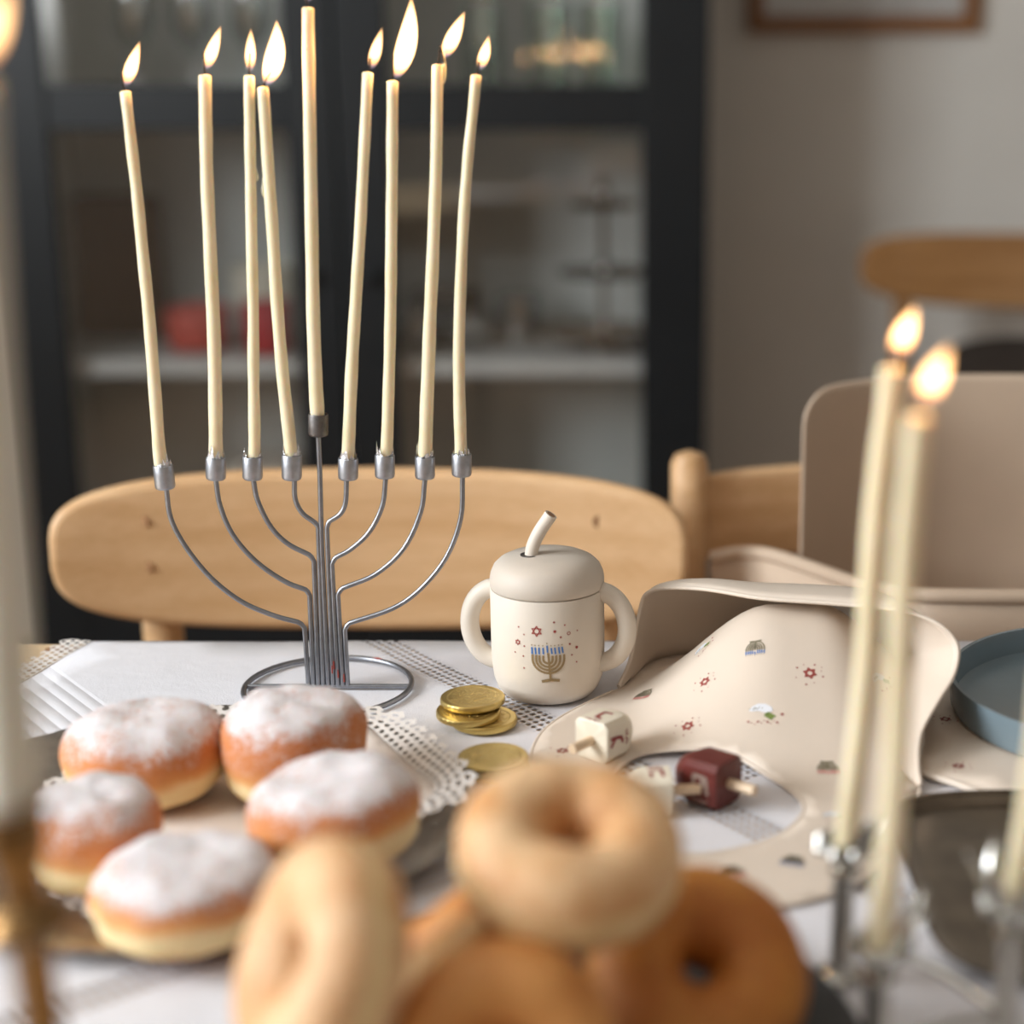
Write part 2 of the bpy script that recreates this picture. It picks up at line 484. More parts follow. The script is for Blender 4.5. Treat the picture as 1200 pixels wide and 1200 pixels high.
# ------------------------------------------------------------------ the room
WY = 3.30
struct('floor', G().box((-2.1, -1.6, -.05), (2.6, WY + .1, 0)), 'floorwood', smooth=0)
struct('wall_back', G().box((-2.1, WY, 0), (2.6, WY + .1, 2.6)), 'wall', smooth=0)
struct('ceiling', G().box((-2.1, -1.6, 2.6), (2.6, WY + .1, 2.7)), 'ceil', smooth=0)
WIN = (-.45, .95, .95, 2.45)
g = G()
for lo_, hi_ in (((-2.1, -1.6, 0), (-2.0, WIN[0], 2.6)), ((-2.1, WIN[1], 0), (-2.0, WY, 2.6)),
                 ((-2.1, WIN[0], 0), (-2.0, WIN[1], WIN[2])), ((-2.1, WIN[0], WIN[3]), (-2.0, WIN[1], 2.6))): g.box(lo_, hi_)
struct('wall_left', g, 'wall', smooth=0)
wn = bpy.data.objects.new('window_1', None); COL.objects.link(wn); wn['kind'] = 'structure'; wn.location = (-2.05, .25, .95)
g = G()
for lo_, hi_ in (((-2.08, WIN[0], .95), (-2.02, WIN[0] + .05, 2.45)), ((-2.08, WIN[1] - .05, .95), (-2.02, WIN[1], 2.45)),
                 ((-2.08, WIN[0], .95), (-2.02, WIN[1], 1.0)), ((-2.08, WIN[0], 2.4), (-2.02, WIN[1], 2.45)), ((-2.07, .23, 1), (-2.03, .27, 2.4))): g.box(lo_, hi_)
obj('window_frame', g, 'ceil', wn, smooth=0)
struct('baseboard_back', G().box((.14, WY - .015, 0), (2.6, WY, .1)), 'ceil', smooth=0)

# ------------------------------------------------------------------ table
TFY = atz(60, 754).y
tb = thing('dining_table', 'light pine dining table covered with a white cloth', 'table', (.1, .7, 0))
ys = [.22 + (TFY - .22) * i / 6 for i in range(7)]
for i in range(6):
    obj('plank', G().box((-.95, ys[i] + .0008, TZ - .032), (1.05, ys[i + 1] - .0008, TZ)), 'pine', tb, smooth=0, bevel=.0015)
obj('apron', G().box((-.88, .3, TZ - .11), (.98, .33, TZ - .032)).box((-.88, TFY - .11, TZ - .11), (.98, TFY - .08, TZ - .032)), 'pine', tb, smooth=0)
for x in (-.85, .95):
    for y in (.3, TFY - .12):
        obj('leg', G().box((x - .03, y - .03 + .015, 0), (x + .03, y + .03 + .015, TZ - .032)), 'pine', tb, smooth=0, bevel=.003)
kp = atz(72, 761)
kn = [(kp.x + .012 * cos(a), kp.y + .007 * sin(a), TZ + .0003) for a in [2 * pi * i / 16 for i in range(16)]]
obj('knot', G().add(kn, [tuple(range(16))]), 'oak_dark', tb, smooth=0)

# ------------------------------------------------------------------ white cloth
def cz(x, y):
    return TZ + .0020 + .0006 * sin(x * 31 + y * 17) * sin(y * 43 - x * 11)
a_, b_ = atz(452, 758), atz(640, 852)
dv = (b_ - a_); dv.z = 0; dv.normalize(); nvx, nvy = -dv.y, dv.x
offA = a_.x * nvx + (a_.y - .7) * nvy
t1 = atz(60, 800); offT = t1.x * nvx + (t1.y - .7) * nvy
fb = atz(120, 1168); offF = fb.x * dv.x + (fb.y - .7) * dv.y
M['cloth'] = cloth_mat('white_cloth', (222, 220, 224), [(dv.x, dv.y, offF, .012, 'lace'), (nvx, nvy, offA, .0125, 'lace'), (nvx, nvy, offT - .018, .03, 'tuck')])
cl0, cl1 = atz(112, 752), atz(36, 797)
cd = (cl1 - cl0).normalized()
def cleft(y): return cl0.x + (cl0.y - y) * (-cd.x / cd.y) * -1 if False else cl0.x + (y - cl0.y) * cd.x / cd.y
cy1 = TFY - .001
outl = [(cleft(cy1), cy1)] + [(cleft(y), y) for y in [cy1 - (cy1 - .42) * i / 12 for i in range(1, 13)]] + [(.85, .42), (.85, cy1)]
outl = dense([Vector(p) for p in outl], .03)
cg = sheet([tuple(p) for p in outl], [], cz, .03)
clo = obj('table_cloth', cg, 'cloth', loc=(0, .7, TZ), smooth=80, solid=.0008)
tag(clo, 'white linen cloth with openwork bands spread over the table', 'tablecloth')
# hanging hem over the far table edge and crocheted edging at the free corner
g = G(); N = 60; L = []
for k, (dy, dz) in enumerate(((0, .0022), (.003, .001), (.0045, -.006), (.005, -.03), (.005, -.06))):
    L.append([Vector((cleft(cy1) + (.85 - cleft(cy1)) * i / N, cy1 + dy, TZ + dz)) for i in range(N + 1)])
hm = obj('hanging_hem', G().loops(L, closed=False, cap0=False, cap1=False), 'cloth', clo, smooth=80)
def lace_edge(path, width, pitch, zf, parent, name='lace_edging', drop=0.0, mat='lace'):
    """scalloped strip along a plan path, on its right hand side"""
    path = [Vector((p[0], p[1])) for p in path]; g = G(); uv = []; s = 0; L = []
    for i, p in enumerate(path):
        t = (path[min(i + 1, len(path) - 1)] - path[max(i - 1, 0)]).normalized(); q = Vector((t.y, -t.x))
        if i: s += (p - path[i - 1]).length
        w_ = width * (.72 + .28 * abs(sin(pi * s / pitch)))
        row = []
        for k in range(4):
            r_ = p + q * w_ * k / 3
            row.append(Vector((r_.x, r_.y, zf(r_.x, r_.y) + .0006 - drop * (k / 3) ** 2))); uv.append((s, w_ * k / 3))
        L.append(row)
    v = [p for r_ in L for p in r_]; f = []
    for i in range(len(L) - 1):
        for k in range(3): f.append((i * 4 + k, i * 4 + k + 1, (i + 1) * 4 + k + 1, (i + 1) * 4 + k))
    g.add(v, f)
    return obj(name, g, mat, parent, smooth=80, uv=uv)
pp = [(cleft(cy1 - .5 * i / 160) , cy1 - .5 * i / 160) for i in range(161)]
lace_edge(pp, .022, .012, lambda x, y: TZ + .0018, clo)

# ------------------------------------------------------------------ menorah
mc = atz(385, 812); MY = mc.y
mn = thing('menorah', 'grey wire menorah with nine candle holders on a ring base', 'menorah', (mc.x, MY, TZ + .003))
def mp_(px, py, dy=0): return atY(px, py, MY + dy)
wr = .00162
R_ = 97 * mpp(mc)
obj('base_ring', G().ringtube((mc.x, MY, TZ + .0050), R_, .0019), 'steel', mn)
obj('cross_bar', G().tube([(mc.x - R_, MY, TZ + .0046), (mc.x + R_, MY, TZ + .0046)], .0016), 'steel', mn)
wires = [
 [(195, 573), (200, 607), (217, 640), (247, 677), (283, 705), (320, 721), (349, 729)], [(253, 563), (258, 593), (273, 627), (300, 658), (333, 681), (358, 691)],
 [(297, 563), (302, 587), (317, 617), (337, 637), (362, 650)], [(345, 562), (346, 585), (354, 601), (367, 611)], [(373, 510), (375, 560)],
 [(406, 562), (405, 588), (399, 602), (386, 611)], [(452, 560), (448, 593), (433, 623), (412, 643), (394, 653)],
 [(498, 561), (493, 600), (473, 643), (440, 673), (402, 689)], [(542, 558), (540, 607), (523, 653), (493, 690), (460, 713), (410, 730)]]
bends = [(357, 736), (363, 698), (368, 658), (373, 618), (377, 640), (383, 619), (389, 661), (396, 697), (404, 738)]
foot_x = [362 + i * 5.75 for i in range(9)]
for i, wpx in enumerate(wires):
    top = smooth_path([mp_(*p) for p in wpx], 5)
    b = mp_(*bends[i]); low = mp_(foot_x[i], 812); low.z = TZ + .0050
    last = top[-1]
    corner = [last.lerp(b, .5) + (b - last).length * .12 * Vector((0, 0, 1)), b] if i != 4 else [b]
    obj('branch', G().tube(top + corner + [b.lerp(low, .3), b.lerp(low, .65), low], wr, 10), 'steel', mn)
holders = [(191, 545, 573, -.16), (253, 536, 562, 0), (296, 535, 562, 0), (342, 533, 562, 0), (373, 485, 511, .02), (408, 537, 562, 0), (451, 533, 560, 0), (498, 535, 561, 0), (541, 532, 558, 0)]
HOLD = []
for i, (hx, y0, y1, lean) in enumerate(holders):
    bt = mp_(hx + (3 if i == 0 else 0), y1); tp = mp_(hx, y0); h = (tp - bt).length; ax = (tp - bt).normalized()
    k = mpp(bt); r = 11.7 * k
    prof = [(.001, 0), (r * .82, .0002), (r * .95, .0009), (r, .0022), (r, h - .0006), (r * .96, h), (r * .86, h), (r * .84, h - .001), (r * .82, .004), (.0005, .0035)]
    obj('candle_holder', G().lathe(prof, bt, 28, ax), 'soot' if i == 4 else 'holder', mn)
    HOLD.append((bt, ax, h, r))
for (px, py) in ((391, 780), (396, 790), (403, 795), (389, 785)):
    obj('red_wax_drip', G().tube([mp_(px, py - 5, -.0016), mp_(px + .5, py + 4, -.0016)], [.0004, .0006], 6), 'redwax', mn)
ra = radians(62)
obj('red_wax_drip', G().tube([(mc.x + R_ * cos(ra + d), MY + R_ * sin(ra + d), TZ + .0062) for d in (-.07, 0, .07)], [.0008, .0013, .0008], 6), 'redwax', mn)

# ------------------------------------------------------------------ candles and flames
def flame_shape(base, tip, wid, lean_pts=None, parent=None):
    base = Vector(base); tip = Vector(tip); ax = tip - base; Ln = ax.length
    side = Vector((1, 0, 0)); N = 16; pts = []; rad = []
    bulge = (lean_pts or 0)
    for i in range(N + 1):
        t = i / N
        p = base.lerp(tip, t) + side * bulge * sin(pi * t)
        pr = (sin(pi * min(1, t ** .78)) ** .9) * (1 - .15 * t) if t < 1 else 0
        pts.append(p); rad.append(max(.00015, wid * .46 * pr))
    o = obj('flame', G().tube(pts, rad, 14), 'flame', parent, loc=base)
    l = bpy.data.lights.new('flame_light', 'POINT'); l.energy = .035 * Ln / .028; l.color = (1, .55, .24); l.shadow_soft_size = .002
    lo_ = bpy.data.objects.new('flame_light', l); COL.objects.link(lo_)
    lo_.location = base.lerp(tip, .45) - world_loc(parent); lo_.parent = parent
    return o
def candle(name, label, path, r0, r1, wick, flame, group, mat='wax', foil=None, dips=.65, seed=0, drips=()):
    """path: world points bottom to top; wick, flame = world points"""
    base = Vector(path[0]); c = thing(name, label, 'candle', base, group)
    sm = smooth_path(path, 10); N = len(sm)
    rad = [r0 + (r1 - r0) * i / (N - 1) + dips * .00022 * (noise.noise(Vector((i * .33, seed * 3.7, 0))) + .6 * sin(i * 1.3 + seed)) for i in range(N)]
    pts = [p + Vector((noise.noise(Vector((i * .2, seed, 5))), 0, 0)) * .0004 * dips for i, p in enumerate(sm)]
    up = (pts[-1] - pts[-2]).normalized()
    pts += [pts[-1] + up * .0006, pts[-1] + up * .0009]; rad += [rad[-1] * .75, rad[-1] * .2]
    g = G().tube(pts, rad, 16)
    b = obj('wax_body', g, mat, c, smooth=60)
    for (idx, ln, sx) in drips:
        i0 = int(N * idx); q = [sm[max(0, i0 - j)] + Vector((sx * rad[i0] * .98, 0, -.0)) for j in range(4)]
        obj('wax_drip', G().tube(smooth_path([q[0] + Vector((0, 0, ln * .5)), q[0] + Vector((sx * .0005, 0, 0)), q[0] - Vector((0, 0, ln * .5))], 3), [.0006] * 3 + [.0011] * 3 + [.0004], 8), mat, c)
    if wick:
        wk_ = [Vector(q) - Vector((0, .0024 * i / (len(wick) - 1), 0)) for i, q in enumerate(wick)]
        obj('wick', G().tube(smooth_path(wk_, 4), .0007, 6), 'wick', c)
    if flame: flame_shape(*flame, parent=c)
    if foil:
        bt, ax, h, r = foil; L = []; n = 36
        rnd = random.Random(seed + 50)
        hs = [rnd.uniform(-.0005, .0052) for _ in range(n)]
        for k_ in range(4):
            row = []
            for j in range(n):
                a = 2 * pi * j / n; rr = r * (.80 + .03 * rnd.uniform(-1, 1) + (.06 if k_ == 3 else 0))
                zz = h - .003 + (.003 + max(0, hs[j] * (1 + .9 * sin(a * 2 + seed * 1.7)))) * k_ / 3
                q = ax.to_track_quat('Z', 'Y'); row.append(bt + q @ Vector((rr * cos(a), rr * sin(a), zz)))
            L.append(row)
        obj('foil_wrap', G().loops(L, True, False, False), 'foil', c, smooth=0)
    return c
CN = [
 ([(188, 541), (177, 400), (163, 250), (147, 108)], 8, 6, [(146, 107), (145, 98), (144, 86)], ((146, 103), (164, 48), 17, 0)),
 ([(253, 536), (251, 400), (243, 220), (240, 89)], 8.6, 6.8, [(240, 88), (240, 75), (239, 61)], ((240, 84), (259, 30), 16, 0)),
 ([(298, 533), (297, 400), (294, 220), (292, 90)], 7.3, 6, [(292, 89), (293, 75), (294, 62)], ((293, 86), (294, 33), 14, 0)),
 ([(341, 531), (328, 400), (316, 220), (308, 103)], 8, 6.5, [(309, 101), (313, 92), (319, 84)], ((311, 102), (324, 23), 26, 5)),
 ([(372, 487), (368, 400), (364, 200), (361, 10)], 9, 6.6, [(361, 9), (360, 2), (361, -8)], ((360, 4), (368, -58), 20, 0)),
 ([(408, 528), (414, 400), (422, 270), (431, 86)], 8.2, 6, [(433, 84), (434, 76), (435, 68)], ((434, 83), (448, 32), 15, 0)),
 ([(453, 528), (457, 400), (459, 250), (460, 96)], 7.3, 6.3, [(460, 95), (461, 78), (461, 62)], ((463, 94), (482, -4), 26, 5)),
 ([(498, 534), (503, 400), (510, 230), (513, 77)], 9, 6.2, [(513, 76), (515, 62), (516, 54), (519, 64), (521, 74)], ((519, 70), (545, 13), 19, 0)),
 ([(540, 531), (538, 400), (545, 230), (558, 89)], 7.8, 5.8, [(560, 87), (561, 80), (562, 72)], ((561, 84), (573, 41), 15, 1))]
where = ['outermost holder, farthest from the sippy cup', 'second holder from the end away from the cup', 'third holder from the end away from the cup',
         'holder just left of the tall shamash, leaning', 'raised centre holder of the menorah', 'holder next to the shamash on the cup side',
         'third holder from the sippy cup end', 'second holder from the sippy cup end', 'outermost holder, nearest the sippy cup']
where[3] = 'holder beside the shamash, away from the cup'
for i, (pth, w0, w1, wk, fl) in enumerate(CN):
    k = mpp(mc) * .97
    path = [mp_(*p) for p in pth]
    path[0] = path[0].lerp(HOLD[i][0] + HOLD[i][1] * .006, 1.0)
    path.insert(1, mp_(*pth[0]))
    wick = [mp_(*p) for p in wk]
    flm = (mp_(*fl[0]), mp_(*fl[1]), fl[2] * k, fl[3] * k)
    candle('menorah_candle', 'thin cream taper candle, lit, in the ' + where[i] if i != 4 else 'thin cream taper candle, lit, in the raised centre holder of the menorah',
           path, w0 * k, w1 * k, wick, flm, 'candles in the menorah', foil=None if i == 4 else HOLD[i], seed=i,
           drips={2: [(.78, .008, 1)], 3: [(.74, .012, -1)], 7: [(.985, .02, 1)]}.get(i, ()))

# ------------------------------------------------------------------ sippy cup
cc = atz(643, 809, TZ + .003); CR = 66.5 * mpp(cc + Vector((0, 0, .05))); CZ = TZ + .003
cup = thing('sippy_cup', 'beige silicone toddler cup with two handles, straw lid and menorah print', 'cup', (cc.x, cc.y, CZ))
BH = (atY(643, 686, cc.y).z - CZ)
obj('cup_body', G().lathe([(.001, 0), (CR * .70, 0), (CR * .80, .0015), (CR * .90, .006), (CR * .965, .013), (CR * .99, .022), (CR, .03), (CR, BH - .001), (CR * .985, BH - .0002), (CR * .9, BH)], (cc.x, cc.y, CZ), 72), 'silicone', cup)
LH = .0235
hx = (625 - 643) * mpp(cc)
lidp = [(CR * .9, 0), (CR * .985, 0), (CR * 1.0, .0012), (CR * 1.0, .006), (CR * .985, .0095), (CR * .93, .0145), (CR * .83, .0183), (CR * .70, .0208), (CR * .5, .0224), (CR * .25, LH - .0002), (.0001, LH)]
obj('lid', G().lathe([(r, z * .93 + .0006) for r, z in lidp], (cc.x, cc.y, CZ + BH), 72), 'silicone_lid', cup)
zt = CZ + BH + .0211
sb = Vector((cc.x + hx, cc.y - .004, zt - .004))
obj('straw_hole', G().lathe([(.0066, 0), (.0066, .0006), (.0045, .0006)], (sb.x, sb.y, zt + .0004), 24), M['soot'], cup)
sp = [sb, sb + Vector((.0015, 0, .010)), sb + Vector((.006, 0, .020)), sb + Vector((.0135, -.001, .0315))]
spp = smooth_path(sp, 6); sr = .0043
tdir = (spp[-1] - spp[-2]).normalized()
st = obj('straw', G().tube(spp, sr, 24), 'silicone', cup)
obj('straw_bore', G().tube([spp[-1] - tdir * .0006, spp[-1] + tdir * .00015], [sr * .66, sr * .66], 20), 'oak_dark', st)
for s_, yy0, yy1 in ((-1, 683, 788), (1, 680, 783)):
    hc = atY(577 if s_ < 0 else 710, (yy0 + yy1) / 2 - 1, cc.y); Rv = (yy1 - yy0) / 2 * mpp(hc) / cos(radians(19)) - .0060
    Rh = 45 * mpp(hc) - .0060
    pts = []
    for a in range(0, 25):
        an = -pi / 2 - .12 + (pi + .24) * a / 24
        pts.append(Vector((cc.x + s_ * cos(.2) * (CR - .003 + max(-.004, Rh * cos(an))), cc.y - s_ * sin(.2) * (CR - .003 + max(-.004, Rh * cos(an))), hc.z + Rv * sin(an))))
    pts = [pts[0] - Vector((s_ * .004, -s_ * .001, 0))] + pts + [pts[-1] - Vector((s_ * .004, -s_ * .001, 0))]
    obj('handle', G().tube(pts, .0062, 16), 'silicone', cup, smooth=80)

# prints: 2D motifs as polygons with a material slot
PM = ['p_red', 'p_tan', 'p_grey', 'p_blue', 'p_pink', 'p_white', 'p_green']
def stroke(pts, w_):
    pts = [Vector(p) for p in pts]; out = []
    for i in range(len(pts) - 1):
        d = (pts[i + 1] - pts[i]); 
        if d.length < 1e-9: continue
        d.normalize(); q = Vector((-d.y, d.x)) * w_ / 2; e = d * w_ * .25
        out.append([pts[i] - q - e, pts[i + 1] - q + e, pts[i + 1] + q + e, pts[i] + q - e])
    return out
def dot(x, y, r, n=8): return [[Vector((x + r * cos(2 * pi * i / n), y + r * sin(2 * pi * i / n))) for i in range(n)]]
def ringpoly(x, y, r, w_, n=14): return stroke([(x + r * cos(2 * pi * i / n), y + r * sin(2 * pi * i / n)) for i in range(n + 1)], w_)
def star(x, y, r, w_):
    out = []
    for k in (0, 1):
        out += stroke([(x + r * sin(2 * pi * i / 3 + k * pi), y + r * cos(2 * pi * i / 3 + k * pi)) for i in range(4)], w_)
    return out
def menorah_motif(s, candle_mat=3, body=1, w_=.09):
    """unit about 1 tall, centred"""
    o = [(p, body) for p in stroke([(0, .08), (0, -.42)], w_)] + [(p, body) for p in stroke([(-.26, -.45), (0, -.42), (.26, -.45)], w_ * 1.1)]
    for r in (.12, .22, .32, .43):
        o += [(p, body) for p in stroke([(r * cos(a), .02 + r * 1.0 * sin(a)) for a in [pi + pi * i / 14 for i in range(15)]], w_ * .72)]
        o += [(p, body) for sx in (-1, 1) for p in stroke([(sx * r, .02), (sx * r, .1)], w_ * .72)]
    for x in (-.43, -.32, -.22, -.12, 0, .12, .22, .32, .43):
        t = .06 if x == 0 else 0
        o += [(p, candle_mat) for p in stroke([(x, .15 + t), (x - .01, .31 + t)], .055)]
        o += [(p, body) for p in dot(x, .38 + t, .022, 6)]
    return [([q * s for q in p], m) for p, m in o]
def star_motif(s):
    rnd = random.Random(int(s * 1e6)); o = [(p, 0) for p in star(0, 0, .3, .07)]
    for i in range(9):
        a = i * 2.4; r = .5 + .18 * ((i * 37) % 10) / 10
        o += [(p, 0) for p in dot(r * cos(a) * 1.1, r * sin(a), .03 + .02 * (i % 2), 6)]
    return [([q * s for q in p], m) for p, m in o]
def dove_motif(s):
    blob = [(-.42, .0), (-.30, .16), (-.1, .25), (.12, .22), (.3, .1), (.34, -.05), (.2, -.14), (.02, -.10), (-.14, -.02), (-.3, -.04)]
    o = [([Vector(p) for p in blob], 5)]
    o += [(p, 2) for p in stroke([(-.4, .08), (-.28, .02), (-.22, .1), (-.12, .04), (-.06, .12), (.02, .06)], .035)]
    o += [(p, 6) for p in stroke([(.12, -.16), (.3, -.3)], .05)]
    for t in (0, .35, .7, 1): 
        x, y = .12 + .18 * t, -.16 - .14 * t
        o += [(p, 6) for p in stroke([(x, y), (x + .1, y + .04)], .06)] + [(p, 6) for p in stroke([(x, y), (x - .04, y - .09)], .06)]
    for i in range(10):
        x = -.45 + .1 * i; y = -.42 - .12 * ((i * 7) % 5) / 4
        o += [(p, 0) for p in dot(x, y, .022 + .02 * (i % 3 == 0), 6)]
    o += [(p, 0) for p in dot(.62, -.2, .05, 8)]
    return [([q * s for q in p], m) for p, m in o]
# cup print, in cup pixels from the photo (10x crop of 580..700)
o2 = []
def cpx(x, y): return Vector(((580 + x / 10 - 643), (700 + y / 10)))
CU = mpp(cc)
def cupxy(x, y):
    p = cpx(x, y); t = max(-1, min(1, p.x * CU / CR)); 
    z = atY(p.x + 643, p.y, cc.y - CR * sqrt(max(0, 1 - t * t))).z
    return (math.asin(t) * CR, z)
def cupstroke(pts, w_, m):
    for p in stroke([cupxy(*q) for q in pts], w_ / 10 * CU): o2.append((p, m))
for (x, y, r) in ((338, 345, 10), (398, 435, 10), (398, 570, 10), (292, 640, 9), (385, 687, 10), (391, 826, 10), (738, 293, 12), (745, 401, 18), (856, 324, 10), (991, 386, 9), (809, 467, 12), (909, 545, 12), (984, 583, 18), (931, 672, 10), (981, 754, 10)):
    q = cupxy(x, y)
    for p in dot(q[0], q[1], r / 10 * CU, 10): o2.append((p, 0))
for (x, y, r, w_) in ((540, 398, 60, 11), (325, 523, 34, 8)):
    q = cupxy(x, y)
    for p in star(q[0], q[1], r / 10 * CU, w_ / 10 * CU): o2.append((p, 0))
q = cupxy(898, 421)
for p in ringpoly(q[0], q[1], 18 / 10 * CU, 8 / 10 * CU): o2.append((p, 0))
for i, (x0, y0, x1, y1) in enumerate(((485, 585, 487, 658), (522, 590, 526, 662), (565, 592, 565, 662), (610, 595, 614, 662), (656, 568, 660, 645), (702, 596, 710, 660), (742, 592, 750, 660), (786, 586, 794, 655), (823, 582, 832, 646))):
    cupstroke([(x0, y0), (x1, y1)], 19, 3)
    q = cupxy(x0 - 2, y0 - 28)
    for p in dot(q[0], q[1], 8 / 10 * CU, 7): o2.append((p, 1))
for k_, (xl, xr, yt, yb) in enumerate(((490, 845, 672, 888), (530, 800, 680, 852), (568, 757, 684, 815), (612, 716, 688, 775))):
    xc = 676; pts = []
    for i in range(21):
        a = pi + pi * i / 20; rx = (xc - xl) if cos(a) < 0 else (xr - xc)
        pts.append((xc + rx * cos(a), yt + 40 - (yb - yt - 40) * sin(a)))
    cupstroke([(xl, yt)] + pts + [(xr, yt)], 26, 1)
cupstroke([(668, 660), (678, 800), (692, 960)], 26, 1)
cupstroke([(600, 984), (690, 966), (785, 972)], 34, 1)
g = G()
for p, m in o2:
    # subdivide nothing: polygons are tiny next to the cup radius
    g.add([(cc.x + (CR + .0002) * sin(q.x / CR), cc.y - (CR + .0002) * cos(q.x / CR), q.y) for q in p], [tuple(range(len(p)))], m)
po = obj('print', g, PM, cup, smooth=0); po['label'] = 'printed menorah with blue candles, stars and red dots'

# ------------------------------------------------------------------ coins
def coin(label, c, r, tilt=(0, 0), rz=0):
    g = G(); h = .0046
    prof = [(.0001, .0002), (r * .93, .0002), (r * .99, .0007), (r, .0012), (r, h - .0012), (r * .985, h - .0004), (r * .96, h - .00005), (r * .90, h), (r * .88, h - .0001), (r * .6, h - .0001), (r * .3, h - .0001), (.0001, h - .0001)]
    g.lathe(prof, (0, 0, 0), 96, fn=lambda a, z: 1 + (.006 * sin(a * 32) if .001 < z < h - .0006 else 0))
    o = obj('chocolate_coin', g, 'gold', loc=(0, 0, 0), smooth=20); o.location = c; o.rotation_euler = (tilt[0], tilt[1], rz)
    tag(o, label, 'coin', 'gold chocolate coins'); return o
cr = 37 * mpp(atz(560, 830))
c3 = atz(568, 848, TZ + .003); coin('gold foil chocolate coin at the bottom of the stack of three', (c3.x, c3.y, TZ + .0030), cr, (0, 0), .4)
c2 = atz(549, 838, TZ + .0085); coin('gold foil chocolate coin in the middle of the stack, slightly tilted', (c2.x, c2.y, TZ + .0080), cr * .99, (0, -.03), 1.9)
c1 = atz(554, 821, TZ + .0145); coin('gold foil chocolate coin on top of the stack of three', (c1.x, c1.y, TZ + .0130), cr, (0, -.0), 3.3)
c4 = atz(578, 897, TZ + .0062)
coin('gold foil chocolate coin lying beneath the loose one apart from the stack', (c4.x + .001, c4.y, TZ + .0030), cr * .99, (0, 0), 5)
coin('gold foil chocolate coin apart from the stack, near the lace edge', (c4.x, c4.y, TZ + .0077), cr * 1.02, (0, .0), 2.6)

# ------------------------------------------------------------------ bib
BZ = TZ + .0052
def zb(px, py): p = atz(px, py, BZ); return Vector((p.x, p.y))
def hb(x, y):
    lat = ss(-.012, .085, x) * (1 - .75 * ss(.115, .185, x))
    return BZ + .060 * lat * ss(.90, 1.03, y) * (1 - ss(1.04, 1.10, y)) + .002 * ss(.02, .0, x) * 0
Lp = [(725, 806, None), (739, 772, 1.066), (750, 715, 1.084), (759, 695, 1.082), (785, 689, 1.066), (830, 691, 1.045), (892, 701, 1.024), (960, 706, 1.010), (1020, 711, .998), (1064, 717, .987),
      (1102, 733, .977), (1122, 757, .97), (1118, 790, .96), (1099, 822, .947), (1079, 860, .93), (1076, 898, .905), (1079, 921, None)]
Bp = [(-.0125, 1.0485), (-.003, 1.072), (.004, 1.092), (.013, 1.105), (.028, 1.113), (.05, 1.116), (.075, 1.116), (.105, 1.113), (.133, 1.105), (.152, 1.090), (.163, 1.070), (.166, 1.045), (.163, 1.018), (.158, .985), (.152, .95), (.152, .915)]
e = zb(1079, 921); Bp.append((e.x - .001, e.y))
Lw = [(atY(px, py, Y) if Y else Vector((*zb(px, py), BZ + .001))) for px, py, Y in Lp]
Lw = smooth_path(Lw, 4); Bw = smooth_path([Vector((x, y, hb(x, y))) for x, y in Bp], 4)
bibo = thing('baby_bib', 'beige silicone bib with curled pocket and festive prints, neck hole round dreidels', 'bib', (.07, .95, BZ))
neck = [(1075, 935), (1060, 958), (1040, 995), (1003, 1034), (965, 1048), (930, 1057), (870, 1064), (800, 1058), (720, 1035), (665, 985), (634, 930), (622, 890), (632, 861), (655, 841), (690, 822)]
neckw = smooth_path([Vector((*zb(*p), 0)) for p in [(1079, 921)] + neck + [(725, 806)]], 5)[1:-1]
outline = [Vector((p.x, p.y)) for p in Bw] + [Vector((p.x, p.y)) for p in neckw]
holepx = [(750, 884), (800, 884), (860, 893), (910, 914), (939, 937), (939, 955), (915, 976), (870, 992), (810, 1000), (755, 988), (722, 960), (711, 930), (722, 902)]
holew = sp_closed([zb(*p) for p in holepx], 5)
bg = sheet([tuple(p) for p in outline], [[tuple(p) for p in holew]], hb, .008)
body = obj('bib_panel', bg, 'bib', bibo, smooth=80, solid=.0022)
# pocket wall
L = []; NT_ = 14
for i, (b, l) in enumerate(zip(Bw, Lw)):
    s_ = i / (len(Bw) - 1); row = []
    over = ss(.08, .22, s_) * (1 - ss(.52, .68, s_))          # lip folds over towards the neck here
    m = Vector((b.x, b.y, l.z)) * over + (b.lerp(l, .55) + Vector((0, 0, -.004))) * (1 - over)
    m = m.lerp(l, .12 * over) + Vector((0, 0, .006)) * over
    for j in range(NT_ + 1):
        t = j / NT_; row.append(b * (1 - t) ** 2 + m * 2 * t * (1 - t) + l * t * t)
    L.append(row)
pg = G().loops(L, closed=False, cap0=False, cap1=False)
pocket = obj('bib_pocket', pg, 'bib', bibo, smooth=80, solid=.0022); pocket.modifiers['solid'].offset = 0
obj('pocket_lip', G().tube(Lw, .0014, 8), 'bib', bibo, smooth=80)
hl = [Vector((p.x, p.y, hb(p.x, p.y) - .0009)) for p in holew]; obj('neck_bead', G().tube(hl + [hl[0]], .0013, 8), 'bib', bibo, smooth=80)
nl = [Vector((p.x, p.y, BZ - .0009)) for p in neckw]; obj('edge_bead', G().tube(nl, .0013, 8), 'bib', bibo, smooth=80)
T1 = BVHTree.FromPolygons([tuple(v) for v in bg.v], bg.f)
T2 = BVHTree.FromPolygons([tuple(v) for v in pg.v], pg.f)
